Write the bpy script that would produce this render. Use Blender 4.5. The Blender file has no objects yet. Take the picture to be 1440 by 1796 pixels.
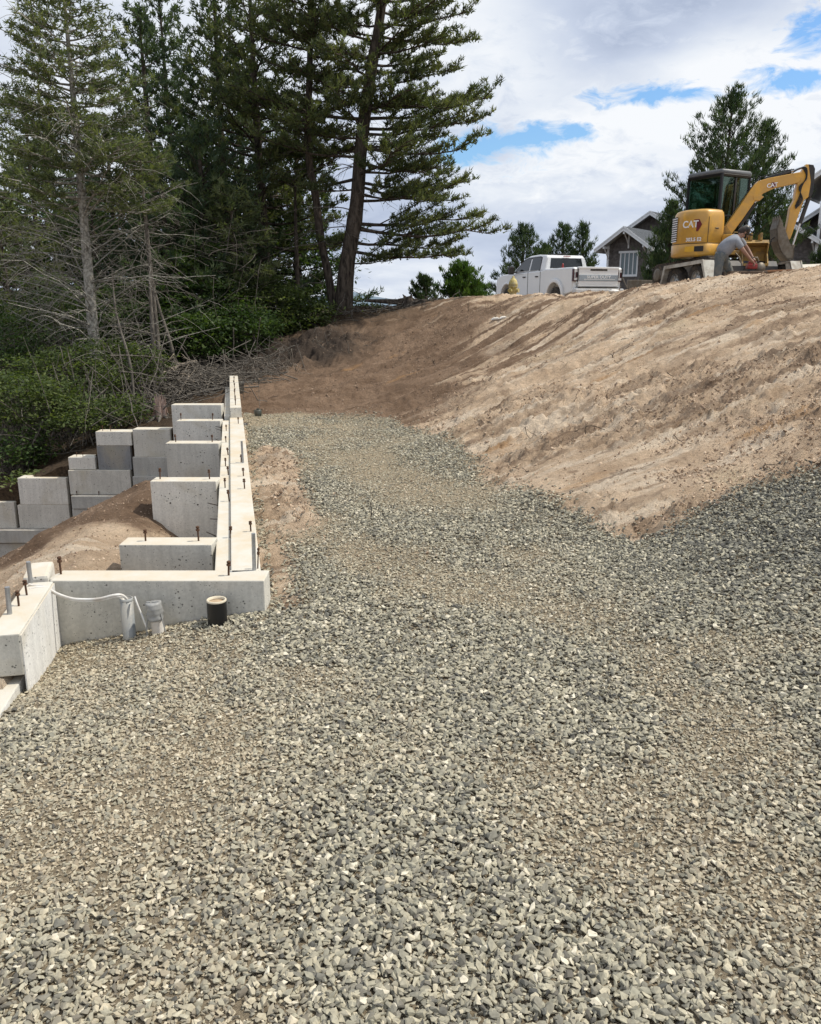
import bpy, bmesh, math, random
import numpy as np
from mathutils import Vector, Matrix
random.seed(7)
rng = np.random.default_rng(11)
S = bpy.context.scene
COL = S.collection
R = math.radians

# ------------------------------------------------------------------ camera
PITCH = R(14.5)
EYE = 1.6
cam = bpy.data.cameras.new('camera'); camo = bpy.data.objects.new('camera', cam); COL.objects.link(camo)
cam.sensor_fit = 'HORIZONTAL'; cam.sensor_width = 36; cam.lens = 36
cam.clip_start = 0.05; cam.clip_end = 6000
camo.location = (0, 0, EYE); camo.rotation_euler = (R(90) - PITCH, 0, 0)
S.camera = camo
CS, SN = math.cos(PITCH), math.sin(PITCH)
def at(px, py, Y):
    """point at distance Y in front of the viewpoint, seen at photograph pixel px, py"""
    u = (px - 720) / 1440; v = (898 - py) / 1440
    dy = CS + v * SN; dz = -SN + v * CS
    return Vector((u / dy * Y, Y, EYE + dz / dy * Y))

# ------------------------------------------------------------------ sky, sun, exposure
SUNV = Vector((0.52, 0.07, 0.82)).normalized()
W = bpy.data.worlds.new('World'); S.world = W; W.use_nodes = True
nt = W.node_tree; nt.nodes.clear()
class NT:
    def __init__(s, nt): s.nt = nt
    def n(s, t, **k):
        nd = s.nt.nodes.new(t)
        for a, b in k.items():
            if a == 'i':
                for q, w in b.items(): nd.inputs[q].default_value = w
            else: setattr(nd, a, b)
        return nd
    def l(s, a, b): s.nt.links.new(a, b)
    def m(s, op, a, b=None, c=None, clamp=False):
        nd = s.nt.nodes.new('ShaderNodeMath'); nd.operation = op; nd.use_clamp = clamp
        for i, x in enumerate((a, b, c)):
            if x is None: continue
            if isinstance(x, (int, float)): nd.inputs[i].default_value = x
            else: s.l(x, nd.inputs[i])
        return nd.outputs[0]
    def mix(s, f, a, b, mode='MIX'):
        nd = s.nt.nodes.new('ShaderNodeMix'); nd.data_type = 'RGBA'; nd.blend_type = mode
        for sock, x in ((nd.inputs[0], f), (nd.inputs[6], a), (nd.inputs[7], b)):
            if isinstance(x, (int, float)): sock.default_value = x
            elif isinstance(x, (tuple, list)): sock.default_value = (x[0], x[1], x[2], 1)
            else: s.l(x, sock)
        return nd.outputs[2]
    def ramp(s, f, stops, interp='LINEAR'):
        nd = s.nt.nodes.new('ShaderNodeValToRGB'); s.l(f, nd.inputs[0]); cr = nd.color_ramp; cr.interpolation = interp
        while len(cr.elements) < len(stops): cr.elements.new(0.5)
        for e, (p, c) in zip(cr.elements, stops):
            e.position = p; e.color = (c, c, c, 1) if isinstance(c, (int, float)) else (c[0], c[1], c[2], 1)
        return nd.outputs[0]
    def noise(s, vec, scale, detail=4, rough=.55, dist=0.0, col=False):
        nd = s.n('ShaderNodeTexNoise', i={'Scale': scale, 'Detail': detail, 'Roughness': rough, 'Distortion': dist})
        if vec is not None: s.l(vec, nd.inputs['Vector'])
        return nd.outputs[1 if col else 0]
    def mapping(s, vec, scale=(1, 1, 1), rot=(0, 0, 0), loc=(0, 0, 0)):
        nd = s.n('ShaderNodeMapping', i={'Scale': scale, 'Rotation': rot, 'Location': loc}); s.l(vec, nd.inputs[0]); return nd.outputs[0]
g = NT(nt)
tc = g.n('ShaderNodeTexCoord').outputs['Generated']
sky = g.n('ShaderNodeTexSky'); sky.sky_type = 'NISHITA'; sky.sun_disc = False
sky.sun_elevation = math.asin(SUNV.z); sky.sun_rotation = math.atan2(SUNV.x, SUNV.y)
sky.air_density = 1.2; sky.dust_density = 0.4; sky.ozone_density = 2.5
bg1 = g.n('ShaderNodeBackground', i={'Strength': 0.115})
skc = g.mix(1.0, sky.outputs[0], (0.78, 1.0, 1.22), 'MULTIPLY')
g.l(skc, bg1.inputs[0])
sx = g.n('ShaderNodeSeparateXYZ'); g.l(tc, sx.inputs[0])
zc = g.m('ADD', g.m('MAXIMUM', sx.outputs[2], 0.0), 0.22)
px_ = g.m('DIVIDE', sx.outputs[0], zc); py_ = g.m('DIVIDE', sx.outputs[1], zc)
cb = g.n('ShaderNodeCombineXYZ'); g.l(px_, cb.inputs[0]); g.l(py_, cb.inputs[1])
pv = cb.outputs[0]
n1 = g.noise(g.mapping(pv, (0.75, .75, 1), loc=(1.3, 4.1, 0)), 1.6, 9, .56, .25)
n2 = g.noise(g.mapping(pv, (0.5, .9, 1), loc=(7.7, 2.2, 0)), 1.0, 6, .5, .1)
nb = g.noise(g.mapping(tc, (1, 1, 2.2)), 24.0, 9, .62, .5)
def blob(px, py, rx, rz, wob=.9):
    """soft elliptical region of the sky round one direction"""
    d = (at(px, py, 100) - Vector((0, 0, EYE))).normalized()
    sub = g.n('ShaderNodeVectorMath', operation='SUBTRACT'); g.l(tc, sub.inputs[0]); sub.inputs[1].default_value = d
    mp = g.mapping(sub.outputs[0], (1 / rx, 1 / rx, 1 / rz))
    ln = g.n('ShaderNodeVectorMath', operation='LENGTH'); g.l(mp, ln.inputs[0])
    q = g.m('ADD', ln.outputs['Value'], g.m('MULTIPLY', g.m('SUBTRACT', nb, .5), wob * 5))
    return g.m('SUBTRACT', 1.35, q, clamp=True)
hole = None
for a in [(850, 256, .055, .020), (805, 266, .03, .018), (915, 246, .055, .011), (1150, 164, .050, .009), (1012, 234, .022, .009), (1415, 60, .022, .022), (1385, 140, .045, .011)]:
    b = blob(*a); hole = b if hole is None else g.m('MAXIMUM', hole, b)
gen = g.ramp(n1, [(0.0, 1.0), (0.24, 1.0), (0.34, 0.0)])      # open blue where the cover thins
cov = g.m('SUBTRACT', 1.0, g.m('MAXIMUM', g.m('MULTIPLY', hole, 1.1, clamp=True), g.m('MULTIPLY', gen, .9)), clamp=True)
br = g.ramp(g.m('ADD', g.m('MULTIPLY', n1, .55), g.m('MULTIPLY', n2, .55)), [(0.36, 0.0), (0.66, 1.0)])
dark = blob(1080, 40, .17, .07, .5); dk2 = blob(960, 430, .5, .06, .4)
lit = g.m('MAXIMUM', blob(1130, 225, .28, .05, .9), g.m('MAXIMUM', blob(860, 110, .12, .1, .6), blob(1290, 110, .12, .04, .6)))
br = g.m('ADD', br, g.m('SUBTRACT', g.m('MULTIPLY', lit, .45), g.m('ADD', g.m('MULTIPLY', dark, .5), g.m('MULTIPLY', dk2, .22))), clamp=True)
cc = g.ramp(br, [(0.0, (.40, .47, .62)), (.35, (.56, .63, .77)), (.7, (.76, .81, .89)), (1.0, (.90, .925, .96))])
bg2 = g.n('ShaderNodeBackground', i={'Strength': .97}); g.l(cc, bg2.inputs[0])
ms = g.n('ShaderNodeMixShader'); g.l(cov, ms.inputs[0]); g.l(bg1.outputs[0], ms.inputs[1]); g.l(bg2.outputs[0], ms.inputs[2])
wo = g.n('ShaderNodeOutputWorld'); g.l(ms.outputs[0], wo.inputs[0])

sl = bpy.data.lights.new('sun', 'SUN'); sl.energy = 3.8; sl.angle = R(.6); sl.color = (1.0, .94, .83)
so = bpy.data.objects.new('sun', sl); COL.objects.link(so)
so.rotation_euler = SUNV.to_track_quat('Z', 'Y').to_euler(); so.location = (0, 0, 30)
S.view_settings.view_transform = 'Standard'; S.view_settings.look = 'None'
S.view_settings.exposure = 0.10; S.view_settings.gamma = 1.0; S.view_settings.use_curve_mapping = False

# ------------------------------------------------------------------ materials
def newmat(name):
    m = bpy.data.materials.new(name); m.use_nodes = True; m.node_tree.nodes.clear()
    q = NT(m.node_tree)
    b = q.n('ShaderNodeBsdfPrincipled'); o = q.n('ShaderNodeOutputMaterial'); q.l(b.outputs[0], o.inputs[0])
    q.b = b; q.o = o
    return m, q
def bump(q, h, strength=.4, dist=.01):
    bp = q.n('ShaderNodeBump', i={'Strength': strength, 'Distance': dist}); q.l(h, bp.inputs['Height']); q.l(bp.outputs[0], q.b.inputs['Normal'])
def pm(name, col, rough=.6, metal=0.0, var=.12, scale=6.0, dirt=None, dirtamt=.3, bmp=.15, bdist=.004, coat=0.0):
    """plain surface with grain, soft colour variation and optional dirt patches"""
    m, q = newmat(name)
    t = q.n('ShaderNodeTexCoord').outputs['Object']
    n = q.noise(t, scale, 6, .6)
    f = q.ramp(n, [(.3, 1 - var), (.7, 1 + var * .6)])
    c = q.mix(1.0, tuple(col), f, 'MULTIPLY')
    if dirt:
        d = q.ramp(q.noise(t, scale * .6, 8, .65, .4), [(.5 - dirtamt * .35, 1.0), (.62 - dirtamt * .1, 0.0)])
        c = q.mix(q.m('MULTIPLY', d, min(1, .35 + dirtamt)), c, tuple(dirt))
    q.l(c, q.b.inputs['Base Color'])
    q.l(q.m('ADD', rough - .06, q.m('MULTIPLY', n, .14)), q.b.inputs['Roughness'])
    q.b.inputs['Metallic'].default_value = metal
    q.b.inputs['Coat Weight'].default_value = coat
    if bmp: bump(q, q.noise(t, scale * 9, 3, .6), bmp, bdist)
    return m
def concrete(name, base=(.40, .39, .35), dark=(.24, .24, .22), dust=(.55, .46, .33), dustamt=.5, stain=.5, seed=0.0):
    m, q = newmat(name)
    t = q.n('ShaderNodeTexCoord').outputs['Object']
    t = q.mapping(t, loc=(seed, seed * 1.7, seed * .6))
    big = q.noise(t, 2.6, 8, .62, .3)
    c = q.mix(q.ramp(big, [(.36, 0.0), (.66, 1.0)]), q.mix(stain, base, dark), base)
    streak = q.noise(q.mapping(t, (22, 22, 1.3)), 1.0, 5, .6)          # runs down the formed faces
    c = q.mix(1.0, c, q.ramp(streak, [(.32, .87), (.55, 1.0), (.75, 1.07)]), 'MULTIPLY')
    fine = q.noise(t, 60, 5, .65)
    c = q.mix(1.0, c, q.ramp(fine, [(.3, .86), (.7, 1.1)]), 'MULTIPLY')
    warm = q.noise(t, 1.7, 5, .6, .8)
    c = q.mix(q.ramp(warm, [(.52, 0.0), (.72, .55)]), c, (.42, .37, .26))
    vo = q.n('ShaderNodeTexVoronoi', i={'Scale': 34.0, 'Randomness': 1.0}); q.l(q.mapping(t, (1, 1, 1)), vo.inputs['Vector'])
    pit = q.m('MULTIPLY', q.m('LESS_THAN', vo.outputs[0], .17), q.m('GREATER_THAN', q.noise(t, 7, 3), .53))
    vo2 = q.n('ShaderNodeTexVoronoi', i={'Scale': 75.0}); q.l(t, vo2.inputs['Vector'])
    pit2 = q.m('MULTIPLY', q.m('LESS_THAN', vo2.outputs[0], .16), q.m('GREATER_THAN', q.noise(t, 13, 3), .50))
    pit = q.m('MAXIMUM', pit, pit2)
    c = q.mix(q.m('MULTIPLY', pit, .8), c, (.06, .058, .05))
    ge = q.n('ShaderNodeNewGeometry'); sz = q.n('ShaderNodeSeparateXYZ'); q.l(ge.outputs['Normal'], sz.inputs[0])
    top = q.m('MULTIPLY', q.ramp(sz.outputs[2], [(.55, 0.0), (.85, 1.0)]), 1.0)
    dn = q.ramp(q.noise(t, 4.2, 8, .7, .3), [(.40 - dustamt * .2, 1.0), (.62 + dustamt * .1, .0)])
    ct = q.mix(q.m('MULTIPLY', dn, .95), (.58, .56, .50), dust)        # trowelled top, sand lying on it
    c = q.mix(top, c, ct)
    q.l(c, q.b.inputs['Base Color']); q.b.inputs['Roughness'].default_value = .88
    hh = q.m('SUBTRACT', q.m('ADD', q.m('MULTIPLY', fine, .4), q.m('MULTIPLY', q.noise(t, 160, 2), .3)), pit)
    bump(q, hh, .5, .004)
    return m
M = {}
M['conc'] = concrete('poured_concrete', base=(.60, .58, .52), dark=(.43, .415, .37), stain=.65)
M['conc2'] = concrete('poured_concrete_pale', base=(.68, .66, .60), dark=(.52, .50, .44), dustamt=.25, stain=.4, seed=3.1)
M['conc3'] = concrete('mid_grey_concrete', base=(.46, .455, .42), dark=(.26, .255, .235), seed=9.0, dust=(.22, .15, .10), dustamt=.9)  # darker grey tone for the lower courses and footings
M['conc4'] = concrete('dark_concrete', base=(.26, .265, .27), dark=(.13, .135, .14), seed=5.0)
M['concw'] = concrete('white_concrete', base=(.74, .73, .70), dark=(.60, .60, .57), seed=6.0, stain=.3)
M['rust'] = pm('rusty_steel', (.13, .065, .035), .8, .3, .4, 60, (.05, .03, .02), .4)
M['galv'] = pm('galvanised_steel', (.38, .39, .40), .45, .7, .2, 40)
M['rebar'] = pm('dark_rebar', (.05, .038, .03), .8, .4, .3, 40)
M['pvcgrey'] = pm('grey_pvc', (.20, .235, .265), .4, 0, .1, 8, (.45, .4, .32), .2)
M['pvcwhite'] = pm('white_pvc', (.72, .71, .68), .4, 0, .1, 10, (.4, .33, .25), .2)
M['tape'] = pm('grey_tape', (.30, .30, .29), .45, 0, .3, 30)
M['black'] = pm('black_plastic', (.014, .015, .016), .35, 0, .2, 12, (.12, .1, .07), .15)
M['pipeblack'] = pm('black_pipe', (.010, .010, .011), .35, 0, .15, 12, bmp=.05)
M['greencap'] = pm('dark_green_plastic', (.012, .03, .022), .4, 0, .2, 12, (.1, .08, .06), .2)
M['sandfill'] = pm('sand_fill', (.46, .34, .22), .95, 0, .2, 30, bmp=.6)
M['cream'] = pm('cream_pipe', (.62, .55, .42), .6, 0, .1, 20)
# ------------------------------------------------------------------ building helpers
def link_mesh(name, verts, faces, mat=None, parent=None, smooth=False, mats=None, fmat=None):
    me = bpy.data.meshes.new(name)
    if isinstance(verts, np.ndarray) and isinstance(faces, np.ndarray):
        k = faces.shape[1]
        me.vertices.add(len(verts)); me.vertices.foreach_set('co', verts.astype(np.float32).ravel())
        me.loops.add(faces.size); me.loops.foreach_set('vertex_index', faces.astype(np.int32).ravel())
        me.polygons.add(len(faces)); me.polygons.foreach_set('loop_start', np.arange(0, faces.size, k, dtype=np.int32))
        me.update(calc_edges=True)
    else:
        me.from_pydata([tuple(v) for v in verts], [], faces); me.update()
    for m in (mats or ([mat] if mat else [])): me.materials.append(m)
    if fmat is not None: me.polygons.foreach_set('material_index', np.array(fmat, dtype=np.int32))
    if smooth: me.polygons.foreach_set('use_smooth', np.ones(len(me.polygons), dtype=bool))
    o = bpy.data.objects.new(name, me); COL.objects.link(o)
    if parent is not None: o.parent = parent
    return o
def tag(o, label=None, cat=None, group=None, kind=None):
    if label: o['label'] = label
    if cat: o['category'] = cat
    if group: o['group'] = group
    if kind: o['kind'] = kind
    return o
def thing(name, label, cat, loc=(0, 0, 0), rot=(0, 0, 0), group=None):
    o = bpy.data.objects.new(name, None); COL.objects.link(o); o.empty_display_size = .1
    o.location = loc; o.rotation_euler = rot
    return tag(o, label, cat, group)
class MB:
    """collects simple solids and links them as one mesh"""
    def __init__(s): s.v = []; s.f = []; s.sm = []
    def add(s, v, f, smooth=False):
        b = len(s.v); s.v += [Vector(x) for x in v]; s.f += [[b + i for i in q] for q in f]; s.sm += [smooth] * len(f); return s
    def box(s, x0, x1, y0, y1, z0, z1, bev=0.0, M4=None):
        if bev <= 0:
            v = [(x, y, z) for x in (x0, x1) for y in (y0, y1) for z in (z0, z1)]
            f = [(0, 1, 3, 2), (4, 6, 7, 5), (0, 4, 5, 1), (2, 3, 7, 6), (0, 2, 6, 4), (1, 5, 7, 3)]
        else:
            b = min(bev, abs(x1 - x0) * .49, abs(y1 - y0) * .49, abs(z1 - z0) * .49)
            bm = bmesh.new(); bmesh.ops.create_cube(bm, size=1)
            for q in bm.verts:
                q.co = Vector(((x0 + x1) / 2 + q.co.x * (x1 - x0), (y0 + y1) / 2 + q.co.y * (y1 - y0), (z0 + z1) / 2 + q.co.z * (z1 - z0)))
            bmesh.ops.bevel(bm, geom=bm.edges[:] + bm.verts[:], offset=b, segments=2, affect='EDGES', profile=.6)
            v = [q.co.copy() for q in bm.verts]; f = [[w.index for w in q.verts] for q in bm.faces]; bm.free()
        if M4 is not None: v = [M4 @ Vector(q) for q in v]
        return s.add(v, f)
    def tube(s, pts, rad, n=8, cap=True, smooth=True):
        pts = [Vector(p) for p in pts]; N = len(pts)
        if not hasattr(rad, '__len__'): rad = [rad] * N
        v = []; f = []; prev = None
        for i, p in enumerate(pts):
            t = (pts[min(i + 1, N - 1)] - pts[max(i - 1, 0)])
            if t.length < 1e-9: t = Vector((0, 0, 1))
            t.normalize()
            if prev is None: a = t.orthogonal().normalized()
            else:
                a = prev - t * prev.dot(t)
                a = a.normalized() if a.length > 1e-6 else t.orthogonal().normalized()
            prev = a; b = t.cross(a)
            for k in range(n):
                th = 2 * math.pi * k / n; v.append(p + (a * math.cos(th) + b * math.sin(th)) * rad[i])
        for i in range(N - 1):
            for k in range(n):
                k2 = (k + 1) % n; f.append((i * n + k, i * n + k2, (i + 1) * n + k2, (i + 1) * n + k))
        b0 = len(s.v); s.add(v, f, smooth)
        if cap: s.add([s.v[b0 + k] for k in range(n)], [list(range(n))[::-1]]); s.add([s.v[b0 + (N - 1) * n + k] for k in range(n)], [list(range(n))])
        return s
    def lathe(s, prof, c=(0, 0, 0), n=20, M4=None, smooth=True):
        v = []; f = []
        for r, z in prof:
            for k in range(n):
                th = 2 * math.pi * k / n; q = Vector((c[0] + r * math.cos(th), c[1] + r * math.sin(th), c[2] + z)); v.append(M4 @ q if M4 is not None else q)
        for i in range(len(prof) - 1):
            for k in range(n):
                k2 = (k + 1) % n; f.append((i * n + k, i * n + k2, (i + 1) * n + k2, (i + 1) * n + k))
        return s.add(v, f, smooth)
    def prism(s, poly, a, b, fn, bev=0.0, smooth=False):
        """polygon (p,q) extruded from a to b, fn(p,q,t) -> point; bev pulls the rims in"""
        n = len(poly); cx = sum(p for p, q in poly) / n; cy = sum(q for p, q in poly) / n
        def inset(d):
            out = []
            for i in range(n):
                p0 = Vector(poly[i - 1]); p1 = Vector(poly[i]); p2 = Vector(poly[(i + 1) % n])
                e1 = (p1 - p0).normalized(); e2 = (p2 - p1).normalized()
                n1 = Vector((-e1.y, e1.x)); n2 = Vector((-e2.y, e2.x)); m = n1 + n2
                if m.length < 1e-6: m = n1
                m.normalize(); k = d / max(.5, m.dot(n1)); out.append(p1 + m * k * sgn)
            return out
        ar = sum(poly[i][0] * poly[(i + 1) % n][1] - poly[(i + 1) % n][0] * poly[i][1] for i in range(n)); sgn = 1 if ar > 0 else -1
        if bev > 0:
            sg = 1 if b > a else -1
            rings = [(inset(bev), a), (inset(bev * .3), a + sg * bev * .3), (poly, a + sg * bev), (poly, b - sg * bev), (inset(bev * .3), b - sg * bev * .3), (inset(bev), b)]
        else: rings = [(poly, a), (poly, b)]
        v = []; f = []
        for pl, t in rings: v += [fn(p[0], p[1], t) for p in pl]
        for r in range(len(rings) - 1):
            for i in range(n):
                j = (i + 1) % n; f.append((r * n + i, r * n + j, (r + 1) * n + j, (r + 1) * n + i))
        b0 = len(s.v); s.add(v, f, smooth)
        s.add(v[:n], [list(range(n))[::-1]]); s.add(v[-n:], [list(range(n))])
        return s
    def build(s, name, mat, parent=None, M4=None):
        v = [M4 @ q for q in s.v] if M4 is not None else s.v
        o = link_mesh(name, v, s.f, mat, parent)
        if any(s.sm): o.data.polygons.foreach_set('use_smooth', np.array(s.sm, dtype=bool))
        bm = bmesh.new(); bm.from_mesh(o.data); bmesh.ops.recalc_face_normals(bm, faces=bm.faces[:]); bm.to_mesh(o.data); bm.free()
        return o
def inst(src, name, loc, rot=(0, 0, 0), scale=(1, 1, 1), parent=None):
    o = src.copy(); o.name = name; COL.objects.link(o); o.location = loc; o.rotation_euler = rot; o.scale = scale
    o.parent = parent
    return o

# ------------------------------------------------------------------ noise on numpy arrays
def _h(ix, iy, seed):
    h = (ix.astype(np.int64) * 374761393 + iy.astype(np.int64) * 668265263 + seed * 974634777) & 0xFFFFFFFF
    h = ((h ^ (h >> 13)) * 1274126177) & 0xFFFFFFFF
    return ((h ^ (h >> 16)) & 0xFFFF) / 65535.0
def vn(x, y, seed=0):
    x0 = np.floor(x); y0 = np.floor(y); fx = x - x0; fy = y - y0
    fx = fx * fx * fx * (fx * (fx * 6 - 15) + 10); fy = fy * fy * fy * (fy * (fy * 6 - 15) + 10)
    a = _h(x0, y0, seed); b = _h(x0 + 1, y0, seed); c = _h(x0, y0 + 1, seed); d = _h(x0 + 1, y0 + 1, seed)
    return (a + (b - a) * fx) * (1 - fy) + (c + (d - c) * fx) * fy
def fbm(x, y, o=4, seed=0, g_=.5):
    s = 0; a = 1; t = 0
    for k in range(o):
        s = s + a * vn(x * 2 ** k + 13.7 * k, y * 2 ** k - 7.3 * k, seed + k); t += a; a *= g_
    return s / t
def sst(a, b, x):
    t = np.clip((x - a) / (b - a), 0, 1); return t * t * (3 - 2 * t)

# ------------------------------------------------------------------ terrain
class RBF:
    """thin-plate surface through survey points"""
    def __init__(s, pts, lam=.02):
        P = np.array(pts, float); s.P = P[:, :2]; n = len(P)
        d = np.linalg.norm(s.P[:, None] - s.P[None], axis=2)
        K = np.where(d > 0, d * d * np.log(d + 1e-12), 0) + np.eye(n) * lam
        Q = np.c_[np.ones(n), s.P]
        A = np.block([[K, Q], [Q.T, np.zeros((3, 3))]])
        s.w = np.linalg.solve(A, np.r_[P[:, 2], 0, 0, 0])
    def __call__(s, X, Y):
        X = np.asarray(X, float); Y = np.asarray(Y, float)
        out = s.w[-3] + s.w[-2] * X + s.w[-1] * Y
        for (a, b), w in zip(s.P, s.w[:-3]):
            d2 = (X - a) ** 2 + (Y - b) ** 2
            out = out + w * .5 * d2 * np.log(d2 + 1e-12)
        return out
main_pts = [(-1, 1, 0), (1, 1, 0), (0, -1.5, 0), (-2.5, -1, -.05), (2.5, -1, .05), (0, 2.5, 0), (1.44, 2.6, .05), (2.0, 3.9, .2), (3, 4.5, .42), (2.5, 2.2, .15),
    (-2, 2.2, -.06), (-2.0, 3.2, -.16), (-1.92, 3.95, -.20), (-1.33, 4.0, -.08), (-.95, 4.0, -.02), (-.7, 4.1, 0), (-.6, 3.2, 0), (-1.3, 3.0, -.03),
    (0, 4, 0), (0, 5, 0), (1.1, 4.4, .03), (.3, 6, 0), (-.8, 5.4, 0), (-1.1, 7, .02), (-1.6, 9, .04), (-1, 10, .03), (0, 8, .01), (-2.0, 11, .08), (-.6, 11.4, .06),
    (1.5, 5.25, .05), (.81, 7.15, .03), (.28, 10, .05), (-1.15, 13, .15), (2.39, 5.77, .27), (2.86, 5.6, .44), (-2.6, 12.8, .15), (4.5, 5.6, .85), (4.0, 3, .45), (6, 5, 1.0)]
for a in [(1440, 478, 12.4), (1340, 489, 12.6), (1250, 501, 12.8), (1170, 508, 13), (1090, 514, 13.3), (1000, 522, 14.6), (930, 524, 16.4), (860, 523, 18), (1440, 486, 15), (1340, 499, 15), (1250, 514, 15.2), (1170, 520, 15.4), (1090, 526, 15.8), (1000, 532, 17.4), (930, 534, 19.2), (860, 534, 21), (770, 531, 19), (700, 539, 19.5), (600, 548, 20), (480, 606, 18),
          (500, 668, 15), (560, 655, 15.2), (640, 640, 15.5), (660, 592, 17.5), (740, 600, 16), (850, 600, 14.5), (1000, 600, 12), (1200, 600, 10), (1400, 600, 9), (1440, 700, 7.2),
          (1250, 700, 8), (1250, 800, 6.6), (1100, 850, 6.2), (1000, 750, 8.2), (900, 700, 9.8), (800, 680, 11.5), (1100, 650, 9.6), (1100, 550, 12), (900, 550, 15.5), (1300, 530, 11.2), (1440, 530, 10.6)]:
    main_pts.append(tuple(at(*a)))
main_pts += [(7, 9, 1.6), (9.5, 15, 1.9), (12, 14, 2.0), (7.2, 17.5, 1.66), (7.2, 21, 1.62), (10, 20, 1.7), (13, 24, 1.8), (6.3, 26, 1.35), (4, 20, 1.5), (3.3, 27, 1.5), (6, 30, 1.22), (4.5, 35, 1.18), (9, 32, 1.4),
    (0, 22, 1.4), (0, 30, .9), (-2, 21, 1.1), (-3, 17, .45), (-3, 14, .12), (-3, 11.2, .02), (-4.3, 11.2, -.38), (-5.6, 11.2, -.9), (-7.5, 11.5, -1.4), (-5.5, 14.5, -.5), (-9, 15, -1.6), (-6, 20, -.6), (-12, 20, -2.4),
    (-5, 26, 0), (-12, 30, -2), (18, 30, 2), (18, 12, 2.4), (20, 45, 2), (8, 45, 1.6), (0, 45, .6), (-15, 45, -2), (12, 4, 1.6), (12, -2, 1.2), (-3.2, 2.2, -.5), (-6, 5, -1.4), (-8, 0, -1.6), (-14, 8, -3)]
FM = RBF(main_pts)
FP = RBF([(-1.9, 4.5, .05), (-1.9, 5.3, -.02), (-2.2, 6.3, -.14), (-2.2, 7.2, .03), (-2.7, 7.1, -.144), (-3.1, 7.1, -.35), (-3.67, 7.1, -.67), (-2.5, 4.5, -.14), (-3, 5, -.4), (-4, 6, -.85), (-5, 7, -1.3),
    (-2.3, 9, -.3), (-3, 10, -1.0), (-4, 10.5, -1.45), (-5.5, 10.5, -1.95), (-7, 10, -2.3), (-1.5, 5.5, -.35), (-1.8, 7.5, -.3), (-2.2, 9.5, -.3), (-1.95, 3.9, -.02), (-1.9, 3.3, -.02), (-2.1, 2.9, -.22), (-3, 3, -.5), (-5, 3, -1.2),
    (-1.4, 4.6, -.3), (-1.75, 6.35, -.42), (-1.6, 6.0, -.42), (-1.95, 6.4, -.3), (-2.0, 6.75, -.1), (-8, 7, -2.4), (-12, 8, -3.2)])
WALLDIR = (Vector((-1.906, 9.34, 0)) - Vector((-.775, 4.06, 0))).normalized()
def wall_x(Y): return -.775 - .2143 * (Y - 4.06)          # outer (right) face of the long wall
def in_pit(X, Y):
    a = (Y > 4.15) & (Y < 10.68) & (X < wall_x(Y) - .12)
    b = (Y > 3.30) & (Y <= 4.15) & (X < -1.93 + (4.06 - Y) * .2)
    return a | b
def grav_w(X, Y):
    """1 where crushed rock was spread, 0 on bare soil; ragged edge"""
    e = (fbm(X * 1.6, Y * 1.6, 4, 5) - .5) * .5
    tx = np.interp(Y, [-9, 5.15, 5.3, 7.15, 10, 11.2, 12], [9, 9, 1.5, .81, .2, -.35, -.6])
    top = np.interp(X, [-3, -.8, 1.4, 1.7, 2.39, 2.86, 5, 9], [11.3, 11.5, 5.2, 5.3, 5.75, 5.7, 5.2, 5.0])
    inside = np.where(X < 1.45, (tx - X) * .9, top - Y)
    inside = np.where(Y < 5.1, 2.0, inside)
    inside = np.minimum(inside, 11.35 - Y)
    w = sst(-.10, .22, inside + e * .55)
    left = np.where(Y > 4.08, X - wall_x(Y), np.where(Y > 3.0, X + 1.93 - (4.06 - Y) * .2, X + 2.05 + (3.3 - Y) * .4))
    w = w * sst(-.02, .06, left + e * .1)
    # bare sandy strip beside the long wall
    s = np.exp(-(((X - wall_x(Y) - .26) / .22) ** 2)) * sst(5.2, 6.0, Y) * (1 - sst(8.2, 9.0, Y)) + .55 * np.exp(-(((X - wall_x(Y) - .12) / .13) ** 2)) * sst(3.9, 4.3, Y) * (1 - sst(5.0, 6.0, Y))
    w = w * (1 - np.clip(s * 1.5 - e * .8, 0, 1))
    return w
def brown_w(X, Y):
    """dark topsoil against light sand"""
    r = X / np.maximum(Y, .1)
    a = sst(.16, -.02, r + (fbm(X * .7, Y * 1.3, 4, 31) - .5) * .22 + (Y < 11.5) * .0) * sst(9.5, 11.5, Y)
    st = sst(.50, .62, fbm(X * .45 + Y * .1, (Y - X * .42) * 4.5, 5, 41, .6)) * .6
    top = sst(11.0, 13.5, Y) * .55
    c = sst(.50, .66, fbm(X * 2.3, Y * 3.5, 5, 47, .65)) * .5
    return np.clip(np.maximum(a, np.maximum(st, c)) + top * (st + .2), 0, 1)
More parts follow.
